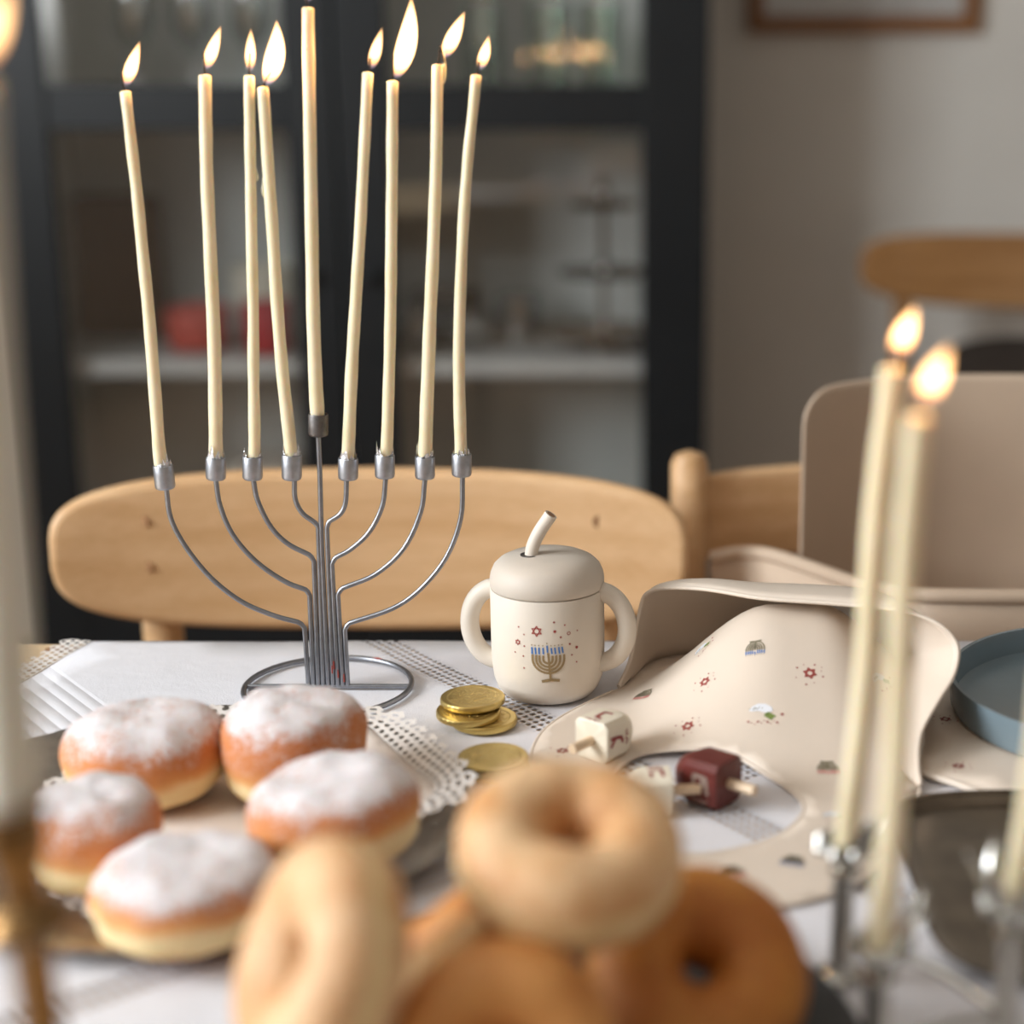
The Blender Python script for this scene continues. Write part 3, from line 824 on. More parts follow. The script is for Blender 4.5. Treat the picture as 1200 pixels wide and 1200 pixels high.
def apply_motif(tree, px, py, motif, rot, name, parent, lift=.00025):
    d = ray(px, py).normalized(); hit, nrm, idx, dist = tree.ray_cast(CAM, d)
    if hit is None: print('no hit', px, py); return
    if nrm.dot(d) > 0: nrm = -nrm
    ex = Vector((1, 0, 0)); ex = (ex - nrm * ex.dot(nrm)).normalized(); ey = nrm.cross(ex)
    c_, s_ = cos(rot), sin(rot); g = G()
    for p, m in motif:
        vs = []
        for q in p:
            w_ = hit + ex * (q.x * c_ - q.y * s_) + ey * (q.x * s_ + q.y * c_)
            h2 = tree.ray_cast(w_ + nrm * .006, -nrm, .02)
            vs.append((h2[0] if h2[0] else w_) + nrm * lift)
        g.add(vs, [tuple(range(len(vs)))], m)
    return obj(name, g, PM, parent, smooth=0)
apply_motif(T1, 885, 760, menorah_motif(.0135, 3, 2), pi - .1, 'printed_menorah', bibo)
apply_motif(T1, 754, 815, menorah_motif(.0135, 4, 2), pi - .5, 'printed_menorah', bibo)
apply_motif(T1, 970, 901, menorah_motif(.0135, 4, 2), pi, 'printed_menorah', bibo)
apply_motif(T1, 929, 1010, menorah_motif(.0135, 3, 2), pi - .3, 'printed_menorah', bibo)
apply_motif(T1, 858, 1022, menorah_motif(.0135, 4, 2), pi + .2, 'printed_menorah', bibo)
for (px, py, s_) in ((949, 789, .013), (826, 799, .012), (806, 851, .013), (659, 880, .012)):
    apply_motif(T1, px, py, star_motif(s_), .2, 'printed_star', bibo)
for (px, py, s_, r_) in ((893, 832, .019, 0), (822, 760, .015, .5), (1030, 795, .017, .9), (975, 955, .014, .4)):
    apply_motif(T1, px, py, dove_motif(s_), r_, 'printed_dove', bibo)
apply_motif(T2, 851, 684, star_motif(.012), 0, 'printed_star', bibo)
apply_motif(T2, 1076, 707, star_motif(.012), 0, 'printed_star', bibo)
apply_motif(T2, 928, 691, dove_motif(.017), 0, 'printed_dove', bibo)

# second bib under the plate
b2 = thing('baby_bib', 'beige silicone bib lying flat under the blue plate', 'bib', (.3, 1.0, TZ + .003))
Z2 = TZ + .0058
p0 = [atz(*q, Z2) for q in ((1076, 900), (1120, 917), (1200, 942))]
o2l = [Vector((p.x, p.y)) for p in p0] + [Vector(q) for q in ((.30, .835), (.40, .835), (.47, .87), (.50, .96), (.48, 1.06), (.40, 1.12), (.28, 1.125), (.21, 1.11), (.178, 1.05), (.172, .97))]
o2l = sp_closed(o2l, 4)
g2b = sheet([tuple(p) for p in o2l], [], lambda x, y: Z2, .02)
obj('bib_panel', g2b, 'bib', b2, smooth=80, solid=.0022)
obj('edge_bead', G().tube([Vector((p.x, p.y, Z2 - .0005)) for p in o2l] + [Vector((o2l[0].x, o2l[0].y, Z2 - .0005))], .0022, 8), 'bib', b2, smooth=80)
T3 = BVHTree.FromPolygons([tuple(v) for v in g2b.v], g2b.f)
for (px, py) in ((1108, 843), (1123, 898)): apply_motif(T3, px, py, star_motif(.012), .1, 'printed_star', b2)

# blue plate
pr = .108; pc = Vector((.302, 1.0, Z2 + .0006))
g = G().lathe([(.001, 0), (pr * .93, 0), (pr * .97, .001), (pr * .985, .004), (pr * 1.0, .021), (pr * .998, .0225), (pr * .975, .0225), (pr * .965, .020), (pr * .95, .007), (pr * .9, .0045), (.001, .004)], pc, 96)
tag(obj('plate', g, 'bluplate', loc=pc), 'round blue-grey plate with an upright rim, on a beige bib', 'plate')

# ------------------------------------------------------------------ dreidels
def dreidel(label, body_mat, letter_mat, corner_c, ax, roll, s=.0275, glyphs=True, peg=.017):
    """ax: direction of the peg (horizontal); rests on one face"""
    ax = Vector(ax).normalized(); up = Vector((0, 0, 1)); sd = up.cross(ax).normalized()
    t = thing('dreidel', label, 'dreidel', (corner_c[0], corner_c[1], corner_c[2]), 'dreidels on the bib')
    c = Vector(corner_c) + up * s / 2
    def W(a, b, d): return c + ax * a + sd * b + up * d
    L = []; n = 24
    def sq(a, h, rnd):
        row = []
        for i in range(n):
            an = 2 * pi * (i + .5) / n; x, y = cos(an), sin(an)
            k = 1 / max(abs(x), abs(y)); kk = k * (1 - rnd) + min(k, 1.0) * rnd
            kk = min(k, kk); row.append(W(a, x * kk * h, y * kk * h))
        return row
    e = .0008
    for a, h, r in ((s * .62, .02 * s, 0), (s * .62, s * .47, 0), (s * .60, s / 2, .0), (s * -.15, s / 2, 0), (s * -.32, s * .47, .3), (s * -.5, s * .38, .7), (s * -.64, s * .2, 1), (s * -.70, s * .03, 1)):
        L.append(sq(a, h, r))
    obj('dreidel_body', G().loops(L), body_mat, t, smooth=30)
    obj('peg', G().tube([W(s * .55, 0, 0), W(s * .62 + peg, 0, 0)], .0030, 14), 'dr_wood', t)
    if glyphs:
        # the letters: gimel and nun, hand-painted, with a small word stroke beside them
        gl = {'gimel': [[(-.1, .28), (.06, .22), (.10, .05), (.12, -.25)], [(.10, -.05), (-.12, -.25)]],
              'nun': [[(-.12, .25), (.08, .22), (.10, -.22), (-.15, -.25)]],
              'shin': [[(-.22, .25), (-.16, -.2), (.2, -.22), (.24, .25)], [(0, .22), (-.08, -.18)]],
              'hei': [[(-.2, .24), (.2, .24), (.2, -.25)], [(-.16, .02), (-.16, -.25)]]}
        word = [[(-.24, .42), (-.12, .5), (-.02, .40)], [(.06, .42), (.1, .52)], [(.16, .42), (.26, .48)]]
        for face in glyphs:
            nm, fd, rot = face; g = G()
            for strokes, w_, ofs, sc in ((gl[nm], .105, (0, -.06), 1.0), (word, .05, (0, 0), .9)):
                for stp in strokes:
                    for p in stroke([Vector((x * sc + ofs[0], y * sc + ofs[1])) for x, y in stp], w_):
                        vs = []
                        for q in p:
                            a = q.x * cos(rot) - q.y * sin(rot); b = q.x * sin(rot) + q.y * cos(rot)
                            if fd == 'top': vs.append(W(.22 * s + a * s * .8, b * s * .8, s / 2 + .0002))
                            elif fd == 'left': vs.append(W(.22 * s + a * s * .8, s / 2 + .0002, b * s * .8))
                            else: vs.append(W(.22 * s + a * s * .8, -s / 2 - .0002, b * s * .8))
                        g.add(vs, [tuple(range(len(vs)))], 0)
            obj('letter', g, letter_mat, t, smooth=0)
    return t
dw = atz(712, 884, BZ + .0005)
dreidel('cream painted dreidel with red letters lying on the bib behind the doughnuts', 'dr_white', 'dr_letter', (dw.x, dw.y + .004, BZ + .0004), (-.62, -.78, 0), 0, .0245,
        [('nun', 'top', -pi / 2), ('gimel', 'left', pi / 2)])
db = atz(826, 934, TZ + .0035)
dreidel('maroon painted dreidel with a pale wooden peg inside the bib neck hole', 'dr_brown', 'dr_lgrey', (db.x, db.y, TZ + .0031), (.80, -.60, 0), 0, .0262,
        [('shin', 'right', pi)])
dn = atz(758, 948, TZ + .0035)
dreidel('plain pale wood dreidel beside the maroon one, half hidden by a doughnut', 'dr_white', 'dr_letter', (dn.x, dn.y, TZ + .0031), (.97, .10, 0), 0, .022, [('hei', 'top', 0)], peg=.016)

# ------------------------------------------------------------------ tray of jam doughnuts
tc = Vector((-.245, .848, TZ + .0034)); TR = .150
def scal(a, z): return 1 + .012 * abs(sin(a * 12)) * (1 if z > .003 else 0)
tr = obj('serving_tray', G().lathe([(.001, 0), (TR * .8, 0), (TR * .86, .0015), (TR * .93, .006), (TR, .009), (TR * 1.01, .0086), (TR * 1.0, .0072), (TR * .99, .0078), (TR * .93, .0072), (TR * .86, .0042), (TR * .80, .0022), (.001, .0022)], tc, 144, fn=scal), 'oldsilver', loc=tc)
tag(tr, 'tarnished silver scalloped tray under the jam doughnuts', 'tray')
npx = [(432, 846), (478, 866), (520, 895), (556, 932), (548, 952), (512, 972), (470, 996), (430, 1022), (388, 1050), (330, 1075), (260, 1085), (180, 1090), (100, 1070), (40, 1020), (30, 950), (70, 905), (150, 872), (240, 848), (330, 838)]
NZ = TZ + .0125
def nz_(x, y):
    r = sqrt((x - tc.x) ** 2 + (y - tc.y) ** 2)
    flat = TZ + .0072
    z = flat + .0105 * ss(TR * .74, TR * .95, r) - .0125 * ss(TR * 1.04, TR * 1.30, r)
    return z + (.0022 + .0022 * sin(x * 85 + y * 45)) * ss(TR * .72, TR * 1.0, r)
npc = Vector((-.19, .86))
npw = [Vector((atz(*q, TZ + .008).x, atz(*q, TZ + .008).y)) for q in npx]
npw = sp_closed([p - (p - npc).normalized() * .022 for p in npw], 6)
nap = obj('lace_napkin', sheet([tuple(p) for p in npw], [], nz_, .01), cloth_mat('cream_linen', (234, 222, 212)), loc=(tc.x, tc.y, TZ + .004), smooth=80, solid=.0006)
tag(nap, 'cream cloth napkin with crocheted lace edge lining the silver tray', 'napkin')
rev = list(reversed(npw))
lens = []
pathN = []
for i in range(len(rev)):
    a = rev[i]; b = rev[(i + 1) % len(rev)]; n = max(1, int((b - a).length / .0025))
    pathN += [a.lerp(b, j / n) for j in range(n)]
pathN.append(pathN[0])
ar = sum(pathN[i].cross(pathN[i + 1]) for i in range(len(pathN) - 1))
if ar > 0: pathN.reverse()
pathN = [p for p in pathN]
pathN.reverse()
lace_edge(pathN, .024, .014, nz_, nap)

def jam_doughnut(label, px, py, wpx, seed, hgt=.043, tiltx=0, tilty=0, zb_=None):
    base = atz(px, py, TZ + .0075); r = wpx / 2 * mpp(base + Vector((0, 0, .02)))
    g = G(); L = []; n = 56; m = 30; rn = random.Random(seed)
    ph = [rn.uniform(0, 6.28) for _ in range(6)]
    for i in range(m + 1):
        t = -pi / 2 + pi * i / m; row = []
        for j in range(n):
            a = 2 * pi * j / n
            rr = abs(cos(t)) ** .60; zz = (abs(sin(t)) ** .80) * (1 if t > 0 else -1)
            z = hgt / 2 + hgt / 2 * zz
            wob = 1 + .035 * sin(2 * a + ph[0]) + .02 * sin(3 * a + ph[1]) + .012 * sin(5 * a + ph[2])
            waist = 1 - .035 * math.exp(-((z - hgt * .36) / (hgt * .10)) ** 2)
            nz = noise.noise(Vector((cos(a) * 2 + seed * 7, sin(a) * 2, zz * 2))) * .0016
            dip = -.0035 * math.exp(-((rr * cos(a) - .25 * cos(ph[3])) ** 2 + (rr * sin(a) - .25 * sin(ph[3])) ** 2) / .12) if t > 0 else 0
            z2 = z + dip + (noise.noise(Vector((rr * cos(a) * 3 + seed, rr * sin(a) * 3, seed * 2))) * .0022 if t > 0 else 0)
            R = r * rr * wob * waist + nz
            row.append(Vector((R * cos(a), R * sin(a), z2)))
        L.append(row)
    g.loops(L)
    o = obj('jam_doughnut', g, sugar_doughnut('sugar_dusted_dough', seed), smooth=80, loc=(0, 0, 0))
    o.location = (base.x, base.y, TZ + (.0085 if zb_ is None else zb_)); o.rotation_euler = (tiltx, tilty, rn.uniform(0, 6))
    o.rotation_euler.z = 0
    tag(o, label, 'doughnut', 'jam doughnuts on the tray'); return o
jam_doughnut('sugar-dusted jam doughnut behind the others, away from the menorah ring', 176, 934, 186, 1, .050)
jam_doughnut('sugar-dusted jam doughnut standing against the menorah base', 348, 932, 170, 2, .058, 0, 0)
jam_doughnut('sugar-dusted jam doughnut next to the white lace edge', 402, 1022, 196, 3, .048, .0, -.10, .0165)
jam_doughnut('sugar-dusted jam doughnut at the tray edge beside the stacked ring doughnut', 223, 1096, 214, 4, .042)
jam_doughnut('browned jam doughnut with bare sides behind the brass candlestick', 116, 1032, 162, 5, .050)

# ------------------------------------------------------------------ ring doughnuts
dp = Vector((-.036, .605, TZ + .0034))
tag(obj('doughnut_plate', G().lathe([(.001, 0), (.075, 0), (.085, .002), (.125, .016), (.128, .0175), (.125, .018), (.084, .0055), (.074, .0042), (.001, .0042)], dp, 80), 'darkplate', loc=dp), 'dark stoneware plate under the pile of ring doughnuts', 'plate')
def ringd(label, px, py, depth, axis, R, r, top, side, seed, sq=1.0):
    c = atd(px, py, depth); q = Vector(axis).normalized().to_track_quat('Z', 'Y')
    L = []; n = 64; m = 24
    for i in range(n):
        a = 2 * pi * i / n; row = []
        for j in range(m):
            b = 2 * pi * j / m
            rr = r * (1 + .07 * noise.noise(Vector((cos(a) * 1.6 + seed * 5, sin(a) * 1.6, sin(b) * .8))) + .03 * sin(3 * a + seed))
            x = R + rr * cos(b); z = rr * sin(b) * sq
            dent = 1 - .02 * math.exp(-(sin(b) / .25) ** 2) if cos(b) > 0 else 1
            row.append(Vector((x * dent * cos(a), x * dent * sin(a), z)))
        L.append(row)
    L.append(list(L[0]))
    o = obj('ring_doughnut', G().loops(L, True, False, False), ring_doughnut('glazed_dough', top, side, seed), smooth=80, loc=(0, 0, 0), weld=True)
    o.location = c; o.rotation_mode = 'QUATERNION'; o.rotation_quaternion = q
    tag(o, label, 'doughnut', 'ring doughnuts in the pile'); return o
ringd('pale sugared ring doughnut on top of the pile, hole facing up', 668, 997, .655, (.10, -.28, .95), .0258, .0192, (228, 190, 146), (202, 144, 88), 1)
ringd('pale ring doughnut standing on edge, beside the sugar-dusted doughnuts', 376, 1130, .620, (-.80, -.42, .42), .0275, .0188, (226, 188, 146), (200, 144, 92), 2)
ringd('ring doughnut wedged at the back of the pile beneath the topmost one', 542, 1098, .715, (-.55, .35, .75), .0240, .0165, (214, 156, 92), (186, 116, 52), 3)
ringd('browned ring doughnut at the foot of the pile, in front of the topmost one', 590, 1236, .612, (.02, -.80, .55), .0240, .0180, (214, 150, 84), (196, 126, 60), 4)
ringd('dark golden ring doughnut leaning with its small hole showing', 816, 1142, .692, (.16, -.58, .80), .0262, .0203, (200, 132, 56), (176, 104, 36), 5)

# ------------------------------------------------------------------ silver candelabra with tapers
tray2 = Vector((.300, .772, TZ + .0034))
L = []
for (k, z) in ((.02, 0), (.93, 0), (.95, .001), (.985, .005), (1.0, .009), (1.01, .009), (1.005, .0075), (.99, .0062), (.955, .0032), (.93, .0026), (.02, .0026)):
    L.append([tray2 + Vector(((.165 + 0) * k * math.copysign(abs(cos(a)) ** .3, cos(a)), 0.100 * k * math.copysign(abs(sin(a)) ** .3, sin(a)), z)) for a in [2 * pi * i / 80 for i in range(80)]])
tag(obj('silver_tray', G().loops(L), 'tray', loc=tray2), 'dark tarnished silver tray behind the tall silver candle holders', 'tray')
ca = thing('candelabra', 'polished silver candelabra with flower-shaped candle cups', 'candelabra', (.12, .64, TZ + .0034))
posts = [(990, 1006, .690, .0), (1030, 1128, .604, 0), (1186, 1078, .632, 0)]
tops = [((1045, 432), (1058, 395)), ((1075, 488), (1092, 458)), ((1262, 520), (1268, 480))]
CUPS = []
for i, (px, py, Y, _) in enumerate(posts):
    s_ = atY(px, py, Y); CUPS.append(s_)
    k = .0054
    obj('post', G().lathe([(.011, 0), (.011, .002), (.006, .004), (k, .008), (k * .95, s_.z - TZ - .012), (k * 1.3, s_.z - TZ - .009), (k * 1.1, s_.z - TZ - .006)], (s_.x, s_.y, TZ + .0034), 24), 'silver', ca)
    cp = obj('candle_cup', G().lathe([(.001, -.004), (.005, -.003), (.0085, .002), (.0105, .008), (.0100, .010), (.0090, .0085), (.0065, .003), (.001, .001)], s_, 28), 'silver', ca)
    for q in range(6):
        a = q * pi / 3 + i * .4; ou = Vector((cos(a), sin(a), 0)); tg = Vector((-sin(a), cos(a), 0)); L = []
        for t in [j / 10 for j in range(11)]:
            w_ = .0062 * sin(pi * min(1, .12 + t * .88)) ; c_ = s_ + ou * (.0085 + .011 * t ** 1.6) + Vector((0, 0, .002 + .026 * t))
            L.append([c_ - tg * w_ - ou * -.0010, c_ - tg * w_ * .5, c_, c_ + tg * w_ * .5, c_ + tg * w_ - ou * -.0010])
        if i != 1 or True:
            pass
        pt = obj('petal', G().loops(L, closed=False, cap0=False, cap1=False), 'silver', cp, smooth=80, solid=.0006) if (i == 2 or q in (0, 5)) else None
    for q in range(8):
        a = 2 * pi * q / 8 + .3; c_ = s_ + Vector((cos(a), sin(a), 0)) * .0115 + Vector((0, 0, .007))
        obj('bead', G().lathe([(.0004, -.0032), (.002, -.0026), (.0032, 0), (.002, .0026), (.0004, .0032)], c_, 12), 'silver', cp)
for a, b in ((0, 2), (2, 1)):
    A = CUPS[a].copy(); B_ = CUPS[b].copy(); A.z = B_.z = TZ + .018
    mid = (A + B_) / 2 + Vector((.004, 0, .006))
    obj('arm', G().tube(smooth_path([A, mid, B_], 8), .0022, 10), 'silver', ca)
lab = ['cream taper candle, lit, in the silver cup beside the bib edge', 'cream taper candle, lit, in the silver cup farthest from the bib', 'cream taper candle, lit, leaning over the dark silver tray']
for i, ((tp, fl)) in enumerate(tops):
    Y = posts[i][2]; t_ = atY(*tp, Y); b_ = CUPS[i] + Vector((0, 0, .004)); k = mpp(t_)
    pth = [b_, b_.lerp(t_, .35) + Vector((.0012, 0, 0)), b_.lerp(t_, .7) - Vector((.001, 0, 0)), t_]
    dx = (fl[0] - tp[0]) * k; f0 = t_ + Vector((dx * .2, 0, .004)); f1 = t_ + Vector((dx * 2.0, 0, .026))
    candle('taper_candle', lab[i], pth, .0054, .0048, [t_, t_ + Vector((.0004, 0, .006)), t_ + Vector((.001, 0, .010))], (f0, f1, .0105, 0), 'candles in the silver candelabra', seed=20 + i)

# ------------------------------------------------------------------ brass candlestick
bs = atY(10, 938, .47)
bt = Vector((atY(52, 1200, .47).x + .004, .47, TZ + .0034))
axb = (bs - bt); hb_ = axb.length; axb.normalize()
cs = thing('candlestick', 'aged brass candlestick holding a thick white candle', 'candlestick', bt)
def zz(py): return (atY(30, py, .47).z - bt.z)
Hs = hb_
prof = [(.001, 0), (.036, 0), (.036, .003), (.032, .007), (.018, .012), (.009, .018), (.0062, .03), (.0066, zz(1115)), (.009, zz(1098)), (.0140, zz(1085)), (.0148, zz(1075)), (.0125, zz(1063)), (.0075, zz(1052)),
        (.0070, zz(1030)), (.0090, zz(1005)), (.0105, zz(985)), (.0105, zz(968)), (.0098, zz(955)), (.0120, zz(946)), (.0125, zz(940)), (.0105, zz(938)), (.0098, zz(950)), (.001, zz(955))]
obj('stem', G().lathe(prof, bt, 40, axb), 'brass', cs)
tpw = atY(-42, 100, .47); btw = bs - axb * .006
candle('white_candle', 'thick white candle, lit, in the brass candlestick', [btw, btw.lerp(tpw, .5), tpw], .0093, .0072, [tpw, tpw + Vector((.001, 0, .008))], (tpw + Vector((.001, 0, .004)), tpw + Vector((.013, 0, .027)), .010, 0), None, mat='white_candle', seed=31, dips=.5)

# ------------------------------------------------------------------ wooden chair
def make_chair(label, W, ztop, zbot, bend_end, mat='oak'):
    c = thing('wooden_chair', label, 'chair', (0, 0, 0))
    hw = W / 2; zc = (ztop + zbot) / 2; hh = (ztop - zbot) / 2; o_ = []
    for i in range(64):
        a = 2 * pi * i / 64; ca_, sa = cos(a), sin(a)
        x = hw * math.copysign(abs(ca_) ** .42, ca_)
        t = abs(x) / hw
        z = zc + hh * math.copysign(abs(sa) ** .42, sa) - (.004 * t * t if sa > 0 else -.022 * t ** 2)
        o_.append((x, z))
    bend = lambda x: -bend_end * (x / hw) ** 2
    br = obj('backrest', bent_slab(o_, .020, .009, bend, lambda v: v), mat, c, smooth=60)
    px_ = W * .36
    for sx in (-1, 1):
        for dz in (.022, -.018):
            y = bend(px_) - .0103
            obj('dowel_plug', G().lathe([(.0001, 0), (.0058, 0), (.0058, .0003), (.0001, .0004)], (sx * px_, y + .0008, zc + .012 + dz), 20, Vector((sx * .25, -1, 0)).normalized()), 'oak_dark', br)
        yb = bend(px_) + .010 + .0175
        obj('leg', G().tube([(sx * px_, yb + .06, 0), (sx * px_, yb + .02, .25), (sx * px_, yb, .45), (sx * px_, yb, zc), (sx * px_, yb - .002, ztop - .03)], [.013, .017, .018, .0175, .013], 20), mat, c)
        obj('leg', G().tube([(sx * px_ * 1.08, -.44, 0), (sx * px_ * 1.08, -.43, .25), (sx * px_ * 1.08, -.42, .43)], [.013, .017, .018], 20), mat, c)
        obj('side_rail', G().tube([(sx * px_ * 1.06, -.42, .40), (sx * px_, yb, .40)], .012, 14), mat, c)
    so = []
    for i in range(48):
        a = 2 * pi * i / 48; so.append((.23 * math.copysign(abs(cos(a)) ** .5, cos(a)), .215 * math.copysign(abs(sin(a)) ** .5, sin(a))))
    obj('seat', bent_slab(so, .03, .012, lambda x: 0, lambda v: Vector((v.x, v.z - .235, .435 - v.y - .01 * 0))), mat, c, smooth=60)
    return c
CY = 1.43
zt_ = atY(431, 547, CY).z; zb2 = atY(431, 736, CY).z
xl = atY(57, 630, CY - .05).x; xr = atY(807, 630, CY - .05).x
ch = make_chair('light oak chair with wide curved backrest drawn up behind the menorah', xr - xl, zt_, zb2, .05)
ch.location = ((xl + xr) / 2, CY, 0)
ch2 = make_chair('oak chair standing by the far wall beneath the framed picture', .54, .852, .718, .05, 'oak_shaded')
fx = atY(1017, 310, 3.0).x
ch2.location = (fx + .265, 3.03, 0); ch2.rotation_euler.z = radians(-12)
# dark cushion on the far chair
cu = G(); L = []
for i in range(13):
    t = -pi / 2 + pi * i / 12
    L.append([Vector((.20 * abs(cos(t)) ** .5 * math.copysign(abs(cos(a)) ** .75, cos(a)), .045 * sin(t), .115 * abs(cos(t)) ** .5 * math.copysign(abs(sin(a)) ** .9, sin(a)))) for a in [2 * pi * j / 32 for j in range(32)]])
cu.loops(L)
cuo = obj('cushion', cu, 'darkcushion', loc=(0, 0, 0), smooth=80); cm = Matrix.Rotation(radians(-12), 3, 'Z')
cuo.location = Vector((fx + .265, 3.03, 0)) + cm @ Vector((.04, -.105, .4475 + .124)); cuo.rotation_euler = (radians(-4), 0, radians(-12))
tag(cuo, 'dark brown cushion on the far oak chair', 'cushion')

# ------------------------------------------------------------------ high chair
HX = .315
hc_ = thing('high_chair', 'oak high chair with beige moulded seat and tray rim beside the table', 'high chair', (HX, 1.45, 0))
p = atY(808, 528, 1.47); hpx = p.x
for sx in (hpx, 2 * HX - hpx):
    out_ = -.05 if sx < HX else .05
    obj('post', G().tube([(sx + out_, 1.52, 0), (sx, 1.47, .45), (sx, 1.47, p.z - .012), (sx, 1.47, p.z - .004), (sx, 1.47, p.z - .0005)], [.014, .0165, .0165, .013, .004], 24), 'oak', hc_)
    obj('leg', G().tube([(sx + out_, 1.14 + .05, 0), (sx, 1.24, .55)], [.014, .0165], 20), 'oak', hc_)
    obj('side_rail', G().tube([(sx, 1.24, .52), (sx, 1.47, .52)], .013, 14), 'oak', hc_)
z0 = atY(880, 648, 1.50).z; z1 = atY(880, 549, 1.50).z; hwR = HX - hpx
ro = [(-hwR, z0 + .004), (-hwR, z1 - .002)] + [(-hwR + 2 * hwR * i / 12, z1 + .003 * sin(pi * i / 12)) for i in range(1, 12)] + [(hwR, z1 - .002), (hwR, z0 + .004)] + [(hwR - 2 * hwR * i / 12, z0 - .004 * sin(pi * i / 12)) for i in range(1, 12)]
obj('back_rail', bent_slab(ro, .018, .006, lambda x: .055 * (1 - (x / hwR) ** 2), lambda v: Vector((v.x + HX, v.y + 1.475, v.z))), 'oak', hc_, smooth=60)
# moulded shell
tl = atY(941, 459, 1.40); hws = HX - tl.x; zbs = .50; so = []
rc = .03
def rrect(x0, x1, z0_, z1_, r):
    o_ = []
    for cx, cz_, a0 in ((x1 - r, z1_ - r, 0), (x0 + r, z1_ - r, pi / 2), (x0 + r, z0_ + r, pi), (x1 - r, z0_ + r, 1.5 * pi)):
        for i in range(8): o_.append((cx + r * cos(a0 + pi / 2 * i / 7), cz_ + r * sin(a0 + pi / 2 * i / 7)))
    out = []
    for i in range(len(o_)):
        a = Vector(o_[i]); b = Vector(o_[(i + 1) % len(o_)]); n_ = max(1, int((b - a).length / .02))
        out += [a.lerp(b, j / n_) for j in range(n_)]
    return [tuple(q) for q in out]
so = rrect(-hws, hws, zbs, tl.z, .028)
obj('seat_back', bent_slab(so, .013, .006, lambda x: -.085 * abs(x / hws) ** 3.0, lambda v: Vector((v.x + HX, v.y + 1.482, v.z))), 'highchair', hc_, smooth=60)
obj('seat', G().box((HX - hws, 1.27, .47), (HX + hws, 1.48, .50)), 'highchair', hc_, bevel=.01)
rp = [atY(834, 654, 1.43), atY(868, 648, 1.42), atY(905, 651, 1.39), atY(960, 669, 1.335), atY(1010, 686, 1.28), atY(1070, 697, 1.235), atY(1130, 699, 1.222)]
half = smooth_path(rp + [Vector((HX, rp[-1].y - .002, rp[-1].z))], 5)
full = half + [Vector((2 * HX - q.x, q.y, q.z)) for q in reversed(half[:-1])]
obj('tray_rim', G().tube(full, .0062, 12), 'highchair', hc_, smooth=80)
L = [[q + Vector((0, .001, -.003)) for q in full], [Vector((q.x, q.y + .004, q.z - .03)) for q in full], [Vector((q.x, q.y + .012, q.z - .12)) for q in full], [Vector((q.x + (HX - q.x) * .05, q.y + .02, .48)) for q in full]]
obj('seat_tub', G().loops(L, closed=False, cap0=False, cap1=False), 'highchair', hc_, smooth=60, solid=.004)

# ------------------------------------------------------------------ cabinet
KY = 2.85; KD = .40
def kx(px, py=430, Y=KY): return atY(px, py, Y).x
def kz(py, Y=KY): return atY(400, py, Y).z
cb = thing('display_cabinet', 'black painted display cabinet with two glazed doors', 'cabinet', (kx(415), KY + KD / 2, 0))
XL, XR, XM = kx(2), kx(828), kx(406); ZT = 1.95
t_ = .02
obj('side_panel', G().box((XL, KY + .02, .08), (XL + t_, KY + KD, ZT)), 'blackpaint', cb, smooth=0)
obj('side_panel', G().box((XR - t_, KY + .02, .08), (XR, KY + KD, ZT)), 'blackpaint', cb, smooth=0)
obj('side_lining', G().box((XR - t_ - .003, KY + .025, .12), (XR - t_, KY + KD - .012, ZT - .03)), 'interior', cb, smooth=0)
obj('side_lining', G().box((XL + t_, KY + .025, .12), (XL + t_ + .003, KY + KD - .012, ZT - .03)), 'interior', cb, smooth=0)
obj('back_panel', G().box((XL + t_, KY + KD - .01, .08), (XR - t_, KY + KD, ZT)), 'interior', cb, smooth=0)
obj('top_panel', G().box((XL - .02, KY - .01, ZT), (XR + .02, KY + KD, ZT + .04)), 'blackpaint', cb, smooth=0, bevel=.004)
obj('base_panel', G().box((XL, KY + .02, .06), (XR, KY + KD, .10)), 'blackpaint', cb, smooth=0)
obj('partition', G().box((XM - .011, KY + .03, .10), (XM + .011, KY + KD - .01, ZT)), 'interior', cb, smooth=0)
for x in (XL + .04, XR - .04):
    for y in (KY + .06, KY + KD - .05): obj('foot', G().box((x - .025, y - .025, 0), (x + .025, y + .025, .06)), 'blackpaint', cb, smooth=0)
zr0, zr1 = kz(153), kz(99); SZ = kz(440, KY + .06); SH2 = zr0 + .006
for zsh in (SZ, SH2, .30):
    for xa, xb in ((XL + t_ + .004, XM - .012), (XM + .012, XR - t_ - .004)):
        obj('shelf', G().box((xa, KY + .055, zsh), (xb, KY + KD - .012, zsh + .028)), 'shelf', cb, smooth=0, bevel=.002)
SZT = SZ + .028; SHT = SH2 + .028
zlow = .26
